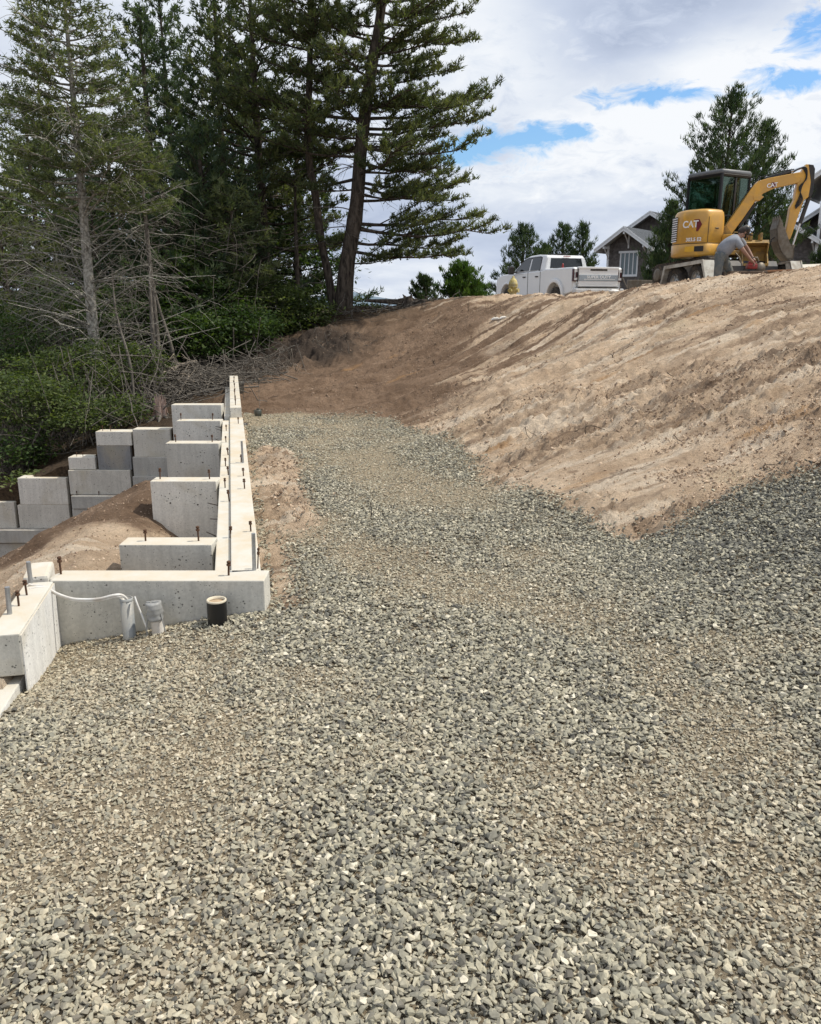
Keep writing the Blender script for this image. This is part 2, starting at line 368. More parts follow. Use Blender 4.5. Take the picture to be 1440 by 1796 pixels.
def height(X, Y, fine=True):
    X = np.asarray(X, float); Y = np.asarray(Y, float)
    z = FM(X, Y)
    r = np.hypot(X, Y)
    z = np.where(Y < 0, z * np.clip(1 + Y / 6, 0, 1), z)
    z = np.clip(z, -4, 2.3)
    s = sst(48, 170, r); z = z * (1 - s) + (-22) * s
    pit = in_pit(X, Y)
    zp = np.clip(FP(X, Y), -3.4, .1)
    z = np.where(pit, zp, z)
    if not fine: return z
    gw = grav_w(X, Y)
    hill = (1 - gw) * (~pit) * sst(.2, -.2, -(X + 3.2)) * sst(4.6, 5.4, Y)
    far = 1 - sst(28, 45, r)
    # long scraped tracks across the slope
    q = Y - X * .42 + .35 * (fbm(X * .25, Y * .4, 3, 3) - .5)
    tr = fbm(X * .22, q * 2.3, 4, 9, .6)
    rid = 1 - np.abs(2 * fbm(X * .30, q * 3.6, 3, 15) - 1)
    led = fbm(X * .5, q * 1.7, 5, 19, .55); ledge = sum(sst(a_ - .007, a_ + .007, led) for a_ in (.36, .42, .47, .52, .57, .63))
    hz = (tr - .5) * .075 + (rid ** 3 - .3) * .03 + (ledge - 3) * .022
    trk = sst(6.5, 9, Y + X * .25)
    hz = hz * (.35 + .65 * trk)
    # clods
    cl = fbm(X * 7, Y * 7, 4, 21, .65); clod = np.maximum(0, cl - .48) * .15
    st2 = 1 - np.abs(2 * fbm((X + q * .5) * 3, (Y - X * .45) * 9, 4, 23, .6) - 1); clod = clod + (st2 ** 2 - .4) * .035
    low = sst(.40, .52, fbm(X * .6, Y * .6, 3, 77)) * (.35 + .65 * (1 - sst(8, 11, Y))) + .10
    rough_ = (fbm(X * 16, Y * 16, 3, 25, .7) - .5) * .065
    z = z + far * hill * (hz + clod * low * 1.2 + rough_ * (.4 + low))
    # dark undercut bank below the pines
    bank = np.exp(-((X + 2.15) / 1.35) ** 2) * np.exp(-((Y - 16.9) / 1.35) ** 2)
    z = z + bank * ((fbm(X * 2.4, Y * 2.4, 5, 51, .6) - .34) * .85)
    # gravel pad: wheel paths, scattered lows
    z = z + gw * (~pit) * ((fbm(X * .9, Y * .55, 3, 61) - .5) * .07 + (fbm(X * 4, Y * 4, 3, 63) - .5) * .025) * (1 - .6 * np.exp(-((X + .9) ** 2 + (Y - 4) ** 2)))
    z = z + pit * ((fbm(X * 3, Y * 3, 4, 71) - .5) * .12 + (fbm(X * 9, Y * 9, 4, 73, .65) - .5) * .06)
    # sand strip by the wall and bare soil near
    z = z + (1 - gw) * (~pit) * (1 - hill) * far * ((fbm(X * 2.2, Y * 2.2, 4, 81) - .5) * .12 + (fbm(X * 9, Y * 9, 2, 83) - .5) * .03)
    return z
def hz1(x, y, fine=False): return float(height(np.array([x]), np.array([y]), fine)[0])

def axis(parts):
    out = [parts[0][0]]
    for a, b, st in parts:
        n = max(1, int(round((b - a) / st))); out += list(np.linspace(a, b, n + 1)[1:])
    return np.array(out)
def geo(a, b, s0, k=1.16):
    out = [a]; s_ = s0; d = 1 if b > a else -1
    while (b - out[-1]) * d > 0: out.append(out[-1] + d * s_); s_ *= k
    return out
xs = np.array(sorted(set(geo(9, 3500, .25)[1:] + list(axis([(-6, -4.1, .06), (-4.1, 6.2, .0255), (6.2, 9, .07)])) + geo(-6, -3500, .12)[1:])))
ys = np.array(sorted(set(geo(22, 3500, .15)[1:] + list(axis([(-1, 3, .06), (3, 4.6, .035), (4.6, 14.5, .0235), (14.5, 22, .05)])) + geo(-1, -600, .2)[1:])))
XX, YY = np.meshgrid(xs, ys)
ZZ = height(XX, YY)
GW = grav_w(XX, YY); BW = brown_w(XX, YY); PT = in_pit(XX, YY)
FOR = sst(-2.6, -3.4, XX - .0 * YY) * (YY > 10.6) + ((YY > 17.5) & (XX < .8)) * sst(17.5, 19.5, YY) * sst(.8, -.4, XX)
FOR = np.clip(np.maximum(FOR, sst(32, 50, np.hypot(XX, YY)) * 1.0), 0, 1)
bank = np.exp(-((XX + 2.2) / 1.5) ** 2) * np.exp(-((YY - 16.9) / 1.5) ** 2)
ny, nx = XX.shape
idx = np.arange(nx * ny).reshape(ny, nx)
F = np.stack([idx[:-1, :-1], idx[:-1, 1:], idx[1:, 1:], idx[1:, :-1]], -1).reshape(-1, 4)
V = np.stack([XX, YY, ZZ], -1).reshape(-1, 3)
cxm = XX[:-1, :-1].ravel(); cym = YY[:-1, :-1].ravel(); gwf = GW[:-1, :-1].ravel(); ptf = PT[:-1, :-1].ravel(); ff = FOR[:-1, :-1].ravel()
zone = np.zeros(len(F), int)                                   # 0 dirt slope, 1 driveway, 2 pit, 3 forest floor / land
zone[gwf > .5] = 1
zone[(cym < 4.6) & (cxm > -2)] = 1
zone[ff > .5] = 3; zone[ptf] = 2; zone[(cxm < -2.2) & (cym < 4) & (zone != 1)] = 2

def soil_material():
    m, q = newmat('soil')
    t = q.n('ShaderNodeTexCoord').outputs['Object']
    at_ = lambda nme: q.n('ShaderNodeAttribute', attribute_name=nme).outputs['Fac']
    br_, gr_, fo_, ba_ = at_('brown'), at_('gravel'), at_('forest'), at_('bank')
    n = q.noise(t, 2.2, 9, .62, .2); nf = q.noise(t, 26, 6, .7)
    rt = q.mapping(t, rot=(0, 0, -.40))
    st = q.noise(q.mapping(rt, (.5, 4.2, 1)), 1.6, 7, .62, .2)
    sand = q.mix(q.ramp(n, [(.35, 0.0), (.66, 1.0)]), (.46, .335, .228), (.68, .525, .375))
    sand = q.mix(q.ramp(q.noise(t, .9, 4, .5), [(.6, 0.0), (.72, .6)]), sand, (.50, .41, .27))
    sand = q.mix(q.ramp(q.noise(q.mapping(rt, (.35, 3.2, 1), loc=(5, 2, 0)), 1.3, 7, .6, .2), [(.52, 0.0), (.60, .75)]), sand, (.74, .62, .48))
    brown = q.mix(q.ramp(n, [(.35, 0.0), (.65, 1.0)]), (.15, .097, .063), (.27, .185, .125))
    f = q.m('ADD', br_, q.m('MULTIPLY', q.m('SUBTRACT', st, .56), 1.0), clamp=True)
    c = q.mix(q.ramp(f, [(.25, 0.0), (.75, 1.0)]), sand, brown)
    ore = q.ramp(q.noise(q.mapping(rt, (.45, 2.2, 1), loc=(3.3, 1.1, 0)), 1.1, 4, .5), [(.66, 0.0), (.72, .6)])
    c = q.mix(ore, c, (.44, .25, .11))
    grit = q.mix(nf, (.31, .25, .17), (.52, .43, .30))
    c = q.mix(q.ramp(gr_, [(.3, 0.0), (.8, 1.0)]), c, grit)
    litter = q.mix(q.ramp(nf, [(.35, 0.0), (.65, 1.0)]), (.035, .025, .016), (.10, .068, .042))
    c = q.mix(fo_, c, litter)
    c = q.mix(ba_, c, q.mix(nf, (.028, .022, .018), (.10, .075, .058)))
    c = q.mix(1.0, c, q.ramp(nf, [(.3, .82), (.7, 1.14)]), 'MULTIPLY')
    spk = q.noise(t, 95, 3, .7)
    c = q.mix(1.0, c, q.ramp(spk, [(.3, .8), (.7, 1.15)]), 'MULTIPLY')
    q.l(c, q.b.inputs['Base Color']); q.b.inputs['Roughness'].default_value = .95
    q.b.inputs['Specular IOR Level'].default_value = .15
    bump(q, q.m('ADD', q.m('MULTIPLY', q.noise(q.mapping(rt, (.8, 2.4, 1)), 18, 8, .78), 1.0), q.m('MULTIPLY', spk, .3)), 1.0, .042)
    return m
M['soil'] = soil_material()
def split(zn, name, label=None):
    f = F[zone == zn]; u, inv = np.unique(f, return_inverse=True); f = inv.reshape(f.shape)
    o = link_mesh(name, V[u], f, M['soil'], smooth=True)
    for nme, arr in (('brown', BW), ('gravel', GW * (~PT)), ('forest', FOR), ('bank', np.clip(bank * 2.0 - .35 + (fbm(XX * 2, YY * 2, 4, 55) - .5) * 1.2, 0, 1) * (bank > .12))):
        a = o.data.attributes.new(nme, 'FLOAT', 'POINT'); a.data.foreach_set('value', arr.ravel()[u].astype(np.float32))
    tag(o, kind='structure')
    return o
# pit: near part light sand, far part dark fill
BWp = np.where(PT, np.clip(sst(5.6, 6.4, YY + (fbm(XX * 2, YY * 2, 3, 91) - .5) * 1.2 + (XX + 2.6) * -.35), 0, 1), BW)
BWp = np.where((~PT) & (XX < wall_x(YY)) & (YY > 10.5), 1.0, BWp)
BW = BWp
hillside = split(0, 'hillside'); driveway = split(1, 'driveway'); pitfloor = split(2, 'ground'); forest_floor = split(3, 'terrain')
# ------------------------------------------------------------------ crushed rock
def stone_material():
    m, q = newmat('crushed_rock')
    a = q.n('ShaderNodeAttribute', attribute_name='tint', attribute_type='INSTANCER').outputs['Fac']
    d = q.n('ShaderNodeAttribute', attribute_name='dusty', attribute_type='INSTANCER').outputs['Fac']
    c = q.ramp(a, [(0.0, (.08, .08, .074)), (.25, (.175, .17, .143)), (.5, (.30, .285, .22)), (.75, (.41, .38, .285)), (.93, (.52, .47, .355)), (1.0, (.64, .59, .47))])
    t = q.n('ShaderNodeTexCoord').outputs['Object']
    nn = q.noise(t, 2.2, 4, .6)
    c = q.mix(1.0, c, q.ramp(nn, [(.3, .78), (.7, 1.18)]), 'MULTIPLY')
    c = q.mix(q.m('MULTIPLY', d, .8), c, (.47, .38, .26))
    q.l(c, q.b.inputs['Base Color']); q.b.inputs['Roughness'].default_value = .85; q.b.inputs['Specular IOR Level'].default_value = .25
    return m
M['stone'] = stone_material()
def stone_group():
    ng = bpy.data.node_groups.new('scatter_stones', 'GeometryNodeTree')
    ng.interface.new_socket('Geometry', in_out='INPUT', socket_type='NodeSocketGeometry')
    ng.interface.new_socket('Geometry', in_out='OUTPUT', socket_type='NodeSocketGeometry')
    N = ng.nodes; L = ng.links
    gi = N.new('NodeGroupInput'); go = N.new('NodeGroupOutput')
    join = N.new('GeometryNodeJoinGeometry')
    for k in range(14):
        ic = N.new('GeometryNodeMeshIcoSphere'); ic.inputs['Radius'].default_value = .5; ic.inputs['Subdivisions'].default_value = 1
        rv = N.new('FunctionNodeRandomValue'); rv.data_type = 'FLOAT_VECTOR'; rv.inputs['Seed'].default_value = 100 + k
        rv.inputs[0].default_value = (-.24, -.24, -.24); rv.inputs[1].default_value = (.24, .24, .24)
        sp = N.new('GeometryNodeSetPosition'); L.new(ic.outputs[0], sp.inputs[0]); L.new(rv.outputs[0], sp.inputs['Offset'])
        ch = N.new('GeometryNodeConvexHull'); L.new(sp.outputs[0], ch.inputs[0])
        tr = N.new('GeometryNodeTransform'); L.new(ch.outputs[0], tr.inputs[0])
        r_ = random.Random(k); tr.inputs['Scale'].default_value = (r_.uniform(1.0, 1.5), r_.uniform(.6, .95), r_.uniform(.30, .62))
        gt = N.new('GeometryNodeGeometryToInstance'); L.new(tr.outputs[0], gt.inputs[0]); L.new(gt.outputs[0], join.inputs[0])
    iop = N.new('GeometryNodeInstanceOnPoints'); L.new(gi.outputs[0], iop.inputs['Points']); L.new(join.outputs[0], iop.inputs['Instance'])
    iop.inputs['Pick Instance'].default_value = True
    def na(name, t):
        n_ = N.new('GeometryNodeInputNamedAttribute'); n_.data_type = t; n_.inputs[0].default_value = name; return n_.outputs[0]
    L.new(na('rot', 'FLOAT_VECTOR'), iop.inputs['Rotation']) if False else None
    er = N.new('FunctionNodeEulerToRotation'); L.new(na('rot', 'FLOAT_VECTOR'), er.inputs[0]); L.new(er.outputs[0], iop.inputs['Rotation'])
    L.new(na('size', 'FLOAT'), iop.inputs['Scale']); L.new(na('pick', 'INT'), iop.inputs['Instance Index'])
    sm = N.new('GeometryNodeSetMaterial'); L.new(iop.outputs[0], sm.inputs[0]); sm.inputs['Material'].default_value = M['stone']
    L.new(sm.outputs[0], go.inputs[0])
    return ng
SG = stone_group()
def scatter(name, X, Y, Z, size, tint, dusty, flat=.35):
    n = len(X)
    me = bpy.data.meshes.new(name); me.vertices.add(n); me.vertices.foreach_set('co', np.stack([X, Y, Z], -1).astype(np.float32).ravel())
    def A(nm, t, v, k='value'):
        a = me.attributes.new(nm, t, 'POINT'); a.data.foreach_set(k, v)
    rot = np.stack([rng.normal(0, flat, n), rng.normal(0, flat, n), rng.uniform(0, 6.283, n)], -1)
    A('rot', 'FLOAT_VECTOR', rot.astype(np.float32).ravel(), 'vector'); A('size', 'FLOAT', size.astype(np.float32))
    A('pick', 'INT', rng.integers(0, 14, n).astype(np.int32)); A('tint', 'FLOAT', tint.astype(np.float32)); A('dusty', 'FLOAT', dusty.astype(np.float32))
    me.materials.append(M['stone'])
    o = bpy.data.objects.new(name, me); COL.objects.link(o)
    md = o.modifiers.new('scatter_stones', 'NODES'); md.node_group = SG
    return tag(o, 'loose crushed grey rock spread over the driveway', 'gravel', kind='stuff')
def patchiness(X, Y):
    """0 = bare fines showing, 1 = thick clean rock"""
    p = fbm(X * .9 + .3 * Y, Y * .55 - .2 * X, 4, 201, .55)
    p2 = fbm(X * 2.6, Y * 1.8, 3, 207)
    band = .10 * np.sin(X * 3.1 + Y * .55 + 1.0)
    cl = sst(.34, .60, p * .6 + p2 * .4 + band * .6)
    right = sst(1.1, 2.2, X) * sst(2.5, 4.5, Y)
    mid = np.exp(-((X - .1 - (Y - 2.5) * .05) / .42) ** 2) * (Y < 4.2) * .35
    lf = np.exp(-((X + .45) / .3) ** 2) * (Y < 3.4) * -.35
    cl = .2 + .8 * cl
    return np.clip(cl + .9 * right + mid + lf, 0, 1)
def gravel_layer(name, dens, y0, y1, smin, smax, lift, coarse):
    T = 0; xs_, ys_ = [], []
    yy = np.arange(y0, y1, .25)
    for y in yy:
        hw = .56 * (y + .6) + .9; x0, x1 = max(-3.6, -hw), min(6.2, hw)
        n = int(dens(y) * .25 * (x1 - x0)); xs_.append(rng.uniform(x0, x1, n)); ys_.append(rng.uniform(y, y + .25, n))
    X = np.concatenate(xs_); Y = np.concatenate(ys_)
    g_ = grav_w(X, Y) * (~in_pit(X, Y)); p = patchiness(X, Y)
    edge = (X > -2.05 - .0 * Y) | (Y > 3.4)
    keep = (rng.random(len(X)) < g_ * ((.34 + .66 * p) if coarse else (1.0 - .3 * p))) & (g_ > .12)
    if coarse:
        stray = (rng.random(len(X)) < .02) & (g_ <= .12) & (~in_pit(X, Y)) & (grav_w(X + .3, Y) + grav_w(X - .3, Y) + grav_w(X, Y - .3) > .2)
        keep |= stray
    X, Y, p = X[keep], Y[keep], p[keep]
    Z = height(X, Y)
    n = len(X)
    size = smin + (smax - smin) * rng.beta(1.6, 2.6, n)
    if coarse: size *= (.74 + .30 * p)
    right = sst(1.0, 2.0, X) * sst(3.2, 4.6, Y)
    tint = np.clip(rng.normal(.53, .28, n) - .20 * right - .04 * p, 0, 1)
    dusty = np.clip(rng.random(n) * (.92 - .75 * p) * (1 - .7 * right) + .0, 0, 1)
    if not coarse: dusty = np.clip(dusty + .15, 0, 1)
    Z = Z + size * lift + rng.random(n) * (.012 * p if coarse else .002)
    return scatter(name, X, Y, Z, size, tint, dusty, .38)
gravel = gravel_layer('gravel', lambda y: 9800 if y < 3.4 else (8000 if y < 5 else (6000 if y < 7.5 else 4000)), 1.0, 11.8, .007, .0295, .18, True)
fines = gravel_layer('gravel_fines', lambda y: 6500 if y < 3.4 else (3000 if y < 6 else 800), 1.0, 9.5, .005, .015, .22, False)
fines['label'] = 'fine grey chippings and dust between the crushed rock'

# clods of soil lying over the scraped slope
nC = 85000
X = rng.uniform(-2.2, 6.2, nC * 2); Y = rng.uniform(4.8, 17.5, nC * 2)
w = (1 - grav_w(X, Y)) * (~in_pit(X, Y)) * (X > wall_x(Y) + .15) * np.clip(sst(.40, .58, fbm(X * .8, Y * 1.3, 4, 77)) + .12, 0, 1) * (.3 + .7 * (1 - sst(8, 12, Y)))
k = rng.random(len(X)) < w; X, Y = X[k], Y[k]; n = len(X); sz = .007 + .055 * rng.beta(1.0, 7, n)
def clod_material():
    m, q = newmat('soil_clod')
    a = q.n('ShaderNodeAttribute', attribute_name='tint', attribute_type='INSTANCER').outputs['Fac']
    c = q.ramp(a, [(0, (.21, .145, .10)), (.35, (.40, .295, .205)), (1, (.66, .515, .375))]); q.l(c, q.b.inputs['Base Color']); q.b.inputs['Roughness'].default_value = .95
    return m
M['clod'] = clod_material()
stone_keep = M['stone']
tn = rng.random(n) * (1 - .75 * brown_w(X, Y))
Xp = rng.uniform(-4.3, -1.1, 16000); Yp = rng.uniform(4.3, 10.4, 16000); kp = in_pit(Xp, Yp) & (rng.random(16000) < .35 + .5 * (fbm(Xp * 2, Yp * 2, 3, 7) > .5)); Xp, Yp = Xp[kp], Yp[kp]
szp = .006 + .03 * rng.beta(1, 7, len(Xp)); tnp = rng.random(len(Xp)) * np.where(Yp > 6, .35, .9)
X = np.r_[X, Xp]; Y = np.r_[Y, Yp]; sz = np.r_[sz, szp]; tn = np.r_[tn, tnp]; n = len(X)
clods = scatter('soil_clods', X, Y, height(X, Y) + sz * .2, sz, tn, np.zeros(n), .8)
ng2 = SG.copy(); ng2.name = 'scatter_clods'
for nd in ng2.nodes:
    if nd.bl_idname == 'GeometryNodeSetMaterial': nd.inputs['Material'].default_value = M['clod']
clods.modifiers[0].node_group = ng2; clods.data.materials[0] = M['clod']
tag(clods, 'small broken clods of brown soil scattered over the bank', 'soil clods', kind='stuff')

# ------------------------------------------------------------------ concrete foundation
def ubox(mb, x0, x1, y0, y1, z0, z1, bev=.006): mb.box(x0, x1, y0, y1, z0, z1, bev)
bolt_mb = MB(); bolt_mb.tube([(0, 0, -.03), (0, 0, .075)], .0062, 8); bolt_mb.lathe([(0, .058), (.0135, .058), (.0135, .068), (.012, .07), (0, .07)], n=6, smooth=False)
bolt_mb.lathe([(0, .075), (.0125, .075), (.0125, .083), (.008, .086), (0, .086)], n=8)
for v_ in bolt_mb.v: v_.x *= .82; v_.y *= .82; v_.z *= .92
BOLT = bolt_mb.build('anchor_bolt', M['rust']); COL.objects.unlink(BOLT)
def bolt(parent, x, y, z, s=1.0, lean=0.06):
    return inst(BOLT, 'anchor_bolt', (x, y, z), (random.uniform(-lean, lean), random.uniform(-lean, lean), random.uniform(0, 3)), (s, s, s * random.uniform(.85, 1.15)), parent)
TIE = MB().lathe([(.013, 0), (.013, .0016), (.010, .0022), (.0085, .001), (0, .001)], n=12).build('tie_hole', M['rebar']); COL.objects.unlink(TIE)
def tie(parent, x, y, z): return inst(TIE, 'tie_hole', (x, y - .0005, z), (R(90), 0, 0), (.55,) * 3, parent)

TOP = .18
# long wall: outer stem, lower inner ledge, raised far section with board joints
lw = thing('concrete_wall', 'long pale concrete wall running away beside the gravel driveway', 'concrete wall', (-.775, 4.06, 0))
def wpt(s_, off, z):      # along the wall, to its left, up; relative to the wall's base
    d = WALLDIR; l = Vector((-d.y, d.x, 0)); p = d * s_ + l * off; return Vector((p.x, p.y, z))
def wallpiece(name, s0, s1, o0, o1, z0, z1, mat, parent=lw, bev=.006, segs=1):
    mb = MB()
    Mx = Matrix((( -WALLDIR.y, WALLDIR.x, 0, 0), (WALLDIR.x, WALLDIR.y, 0, 0), (0, 0, 1, 0), (0, 0, 0, 1)))
    Mx = Matrix(((-WALLDIR.y, WALLDIR.x, 0, 0), (WALLDIR.x, WALLDIR.y, 0, 0), (0, 0, 1, 0), (0, 0, 0, 1)))
    mb.box(o0, o1, s0, s1, z0, z1, bev, Mx)
    return mb.build(name, mat, parent)
L_RAISE = 6.28
wallpiece('wall_stem', .172, L_RAISE, 0.0, .158, -.9, TOP, M['conc2'])
wallpiece('ledge', .172, L_RAISE - .03, .1605, .247, -.9, TOP - .028, M['conc2'])
s_ = L_RAISE
for i, ln in enumerate([.95, 1.05, 1.1, 1.2]):
    wallpiece('wall_block', s_, s_ + ln - .006, .012, .150, -.6, TOP + .125 + i * .006, M['conc2']); s_ += ln
wallpiece('ledge', L_RAISE + .02, L_RAISE + 3.6, .153, .225, -.6, TOP + .02, M['conc'])
def on_wall(s, off, z): p = wpt(s, off, z); return p
for s in [.45, .98]: pass
for px_b, py_b in [(440, 932), (429, 857), (427, 835), (423, 811), (418, 715 + 28)]:
    p = at(px_b, py_b, 5); k = (EYE - TOP) / (EYE - p.z); X_, Y_ = p.x * k, 5 * k
    bolt(lw, X_ + .775, Y_ - 4.06, TOP)
for px_b, py_b in [(404, 943), (402, 879), (400.5, 833), (400, 798)]:
    zt = TOP - .028; p = at(px_b, py_b, 5); k = (EYE - zt) / (EYE - p.z)
    bolt(lw, p.x * k + .775, 5 * k - 4.06, zt)
for s in [.25 + L_RAISE, .55 + L_RAISE, 1.25 + L_RAISE, 1.6 + L_RAISE, 2.3 + L_RAISE, 2.7 + L_RAISE, 3.4 + L_RAISE]:
    p = wpt(s, .08, TOP + .13); bolt(lw, p.x, p.y, p.z)
for s in [2.4, 3.3, 4.6, 5.4]:
    p = wpt(s, .2, TOP - .028); bolt(lw, p.x, p.y, p.z, .9)
rod = MB().tube([(0, 0, -.03), (0, 0, .21)], .0105, 10).build('threaded_rod', M['galv'])
rod.parent = lw; p = at(446, 1000, 5); k = (EYE - TOP) / (EYE - p.z); rod.location = (p.x * k + .775, 5 * k - 4.06, TOP); rod.rotation_euler = (.04, .03, 0)
p = at(452, 997, 5); k = (EYE - TOP) / (EYE - p.z); r2 = inst(BOLT, 'anchor_bolt', (p.x * k + .775, 5 * k - 4.06, TOP), (0, .08, 0), (.7, .7, 1.5), lw)
p = at(426, 812, 5); k = (EYE - TOP) / (EYE - p.z); inst(rod, 'threaded_rod', (p.x * k + .775, 5 * k - 4.06, TOP), (.03, 0, 0), (.9, .9, .95), lw)
# form ties sticking out of the inner side
tb = MB().tube([(0, 0, 0), (-.085, -.012, .012)], .0035, 5).build('form_tie', M['rebar'])
tb.parent = lw; first = True
for s in np.arange(.5, 9.3, .37):
    for z in (.09, -.06, -.22):
        if random.random() < .42: continue
        p = wpt(s + random.uniform(-.06, .06), .247 if s < L_RAISE - .1 else .225, z + random.uniform(-.02, .02))
        if first: tb.location = p; first = False
        else: inst(tb, 'form_tie', p, (random.uniform(-.5, .5), random.uniform(-.3, .5), random.uniform(-.6, .5)), (1, 1, 1), lw)

# front cross wall and the short wall that returns towards the viewer
fw = thing('concrete_wall', 'grey front concrete wall with grey, taped and black pipes before it', 'concrete wall', (-1.35, 4.15, 0))
MB().box(-1.885 + 1.35, -.765 + 1.35, 4.06 - 4.15, 4.232 - 4.15, -.75, TOP, .007).build('wall_stem', M['conc'], fw)
for px_b, py_b in [(107, 1007), (401, 1009)]:
    p = at(px_b, py_b, 5); k = (EYE - TOP) / (EYE - p.z); bolt(fw, p.x * k + 1.35, min(5 * k, 4.2) - 4.15, TOP, 1.1)
rw = thing('concrete_wall', 'short concrete wall with a sunlit white inner face at the left edge', 'concrete wall', (-1.85, 3.7, 0))
def quadwall(name, a, b, th, z0, z1, mat, parent, bev=.006):
    """wall between plan points a and b, thickness th to the left of a->b"""
    a = Vector((a[0], a[1], 0)); b = Vector((b[0], b[1], 0)); d = (b - a); L = d.length; d.normalize(); l = Vector((-d.y, d.x, 0))
    o = parent.location
    Mx = Matrix(((d.x, l.x, 0, a.x - o.x), (d.y, l.y, 0, a.y - o.y), (0, 0, 1, 0), (0, 0, 0, 1)))
    return MB().box(0, L, 0, th, z0, z1, bev, Mx).build(name, mat, parent)
quadwall('wall_stem', (-1.72, 3.36), (-1.865, 4.058), .135, -.02, TOP - .002, M['conc'], rw)
quadwall('sunlit_face', (-1.7205, 3.364), (-1.864, 4.056), -.006, -.42, TOP - .012, M['concw'], rw, 0)  # sunlight on this side put into a whiter concrete colour
quadwall('footing', (-1.69, 3.02), (-1.87, 4.05), .18, -.75, -.06, M['concw'], rw)
for px_b, py_b, kk in [(33, 1062, 'b'), (47, 1043, 'b'), (17, 1076, 'r'), (54, 1022, 'r')]:
    p = at(px_b, py_b, 5); k = (EYE - TOP) / (EYE - p.z)
    if kk == 'b': bolt(rw, p.x * k + 1.85, 5 * k - 3.7, TOP, 1.05)
    else: inst(rod, 'threaded_rod', (p.x * k + 1.85, 5 * k - 3.7, TOP), (random.uniform(-.03, .05), .02, 0), (1.1, 1.1, .62 if px_b < 30 else .55), rw)
stub = thing('concrete_wall', 'small broken concrete stub behind the front wall corner', 'concrete wall', (-2.0, 4.5, 0))
quadwall('wall_stem', (-1.97, 4.235), (-2.05, 4.50), .13, -.6, TOP - .03, M['conc2'], stub, .02)
quadwall('wall_stem', (-1.86, 4.36), (-1.98, 4.36), .12, -.6, TOP - .05, M['conc2'], stub, .03)

# piers stepping away on the inner side of the long wall
piers = [  # px left, py front top edge, py back top edge, bolts px, label
    (208, 955.5, 940, [(255, 949), (348, 949)], 'low nearest concrete pier, only its top course showing'),
    (263, 844, 835, [(284, 838), (369, 839)], 'tall concrete pier with two dark tie holes, second from the front'),
    (290, 777.5, 773, [(307, 776), (371, 776)], 'third concrete pier from the front, nearly square'),
    (309, 738, 735.5, [(320, 735), (375, 735)], 'fourth concrete pier from the front, low and wide'),
]
for i, (pxl, y0, y1, bl, lab) in enumerate(piers):
    k0 = at(pxl, y0, 5); k = (EYE - TOP) / (EYE - k0.z); Yf = 5 * k; Xl = k0.x * k
    Xr = wall_x(Yf + .1) - .247 * .977 - .015
    th = .165
    pr = thing('concrete_pier', lab, 'concrete pier', ((Xl + Xr) / 2, Yf + th / 2, 0), group='concrete piers along the long wall')
    ox, oy = pr.location.x, pr.location.y
    MB().box(Xl - ox, Xr - ox, Yf - oy, Yf + th - oy, -1.1, TOP + .0, .007).build('pier_block', M['conc'] if i in (0, 2) else M['conc2'], pr)
    for bx, by in bl:
        p = at(bx, by, 5); kk = (EYE - TOP) / (EYE - p.z); bolt(pr, p.x * kk - ox, .0, TOP, 1.05)
    if i > 0:
        for fx in (.28, .70):
            for zz in (-.02, -.33):
                tie(pr, Xl - ox + (Xr - Xl) * fx + random.uniform(-.02, .02), Yf - oy, TOP - .17 + zz + random.uniform(-.01, .01)) if zz > -.2 or i == 1 else None
Yf = 10.62; p = at(300, 710, Yf)
pr = thing('concrete_pier', 'farthest concrete pier, higher than the others and behind them', 'concrete pier', (-2.75, Yf + .1, 0), group='concrete piers along the long wall')
Xr = wall_x(Yf + .1) - .247
MB().box(p.x + 2.75, Xr + 2.75, -.1, .07, -1.2, p.z, .007).build('pier_block', M['conc2'], pr)
for bx in (320, 376): bolt(pr, at(bx, 745, Yf).x + 2.75, -.10 - .04, -.02 + .03, 1.0)

# stepped foundation wall on the left
YG = 10.62
sw = thing('stepped_wall', 'stepped grey concrete foundation wall descending to the left', 'concrete wall', (-4.2, YG, 0))
def gsec(pxa, pxb, pya, pyb, mat, dy=0.0, th=.2, bev=.008, name='wall_panel'):
    a = at(pxa, pya, YG + dy); b = at(pxb, pyb, YG + dy)
    return MB().box(a.x + 4.2, b.x + 4.2 - .004, dy, dy + th, b.z + .003, a.z, bev).build(name, mat, sw)
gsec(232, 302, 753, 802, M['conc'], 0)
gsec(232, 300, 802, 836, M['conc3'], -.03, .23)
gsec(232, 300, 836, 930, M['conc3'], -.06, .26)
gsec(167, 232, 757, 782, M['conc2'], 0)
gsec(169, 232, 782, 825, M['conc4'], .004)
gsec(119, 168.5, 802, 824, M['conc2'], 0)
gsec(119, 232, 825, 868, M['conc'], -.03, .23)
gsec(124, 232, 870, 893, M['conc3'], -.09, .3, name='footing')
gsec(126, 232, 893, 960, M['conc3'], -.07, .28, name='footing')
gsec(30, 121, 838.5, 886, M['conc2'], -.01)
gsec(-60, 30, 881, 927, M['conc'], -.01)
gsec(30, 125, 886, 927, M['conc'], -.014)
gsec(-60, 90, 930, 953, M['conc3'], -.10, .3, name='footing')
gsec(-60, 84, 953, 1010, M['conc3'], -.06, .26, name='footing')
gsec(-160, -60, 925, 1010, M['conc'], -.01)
for bx, by in [(192, 757), (178, 757), (132, 802), (143, 802), (138, 868), (176, 868), (219, 868)]:
    q_ = at(bx, by, YG); bolt(sw, q_.x + 4.2, .05 if by < 860 else -.05, q_.z, .8)
q_ = at(289, 838, 9.2); 

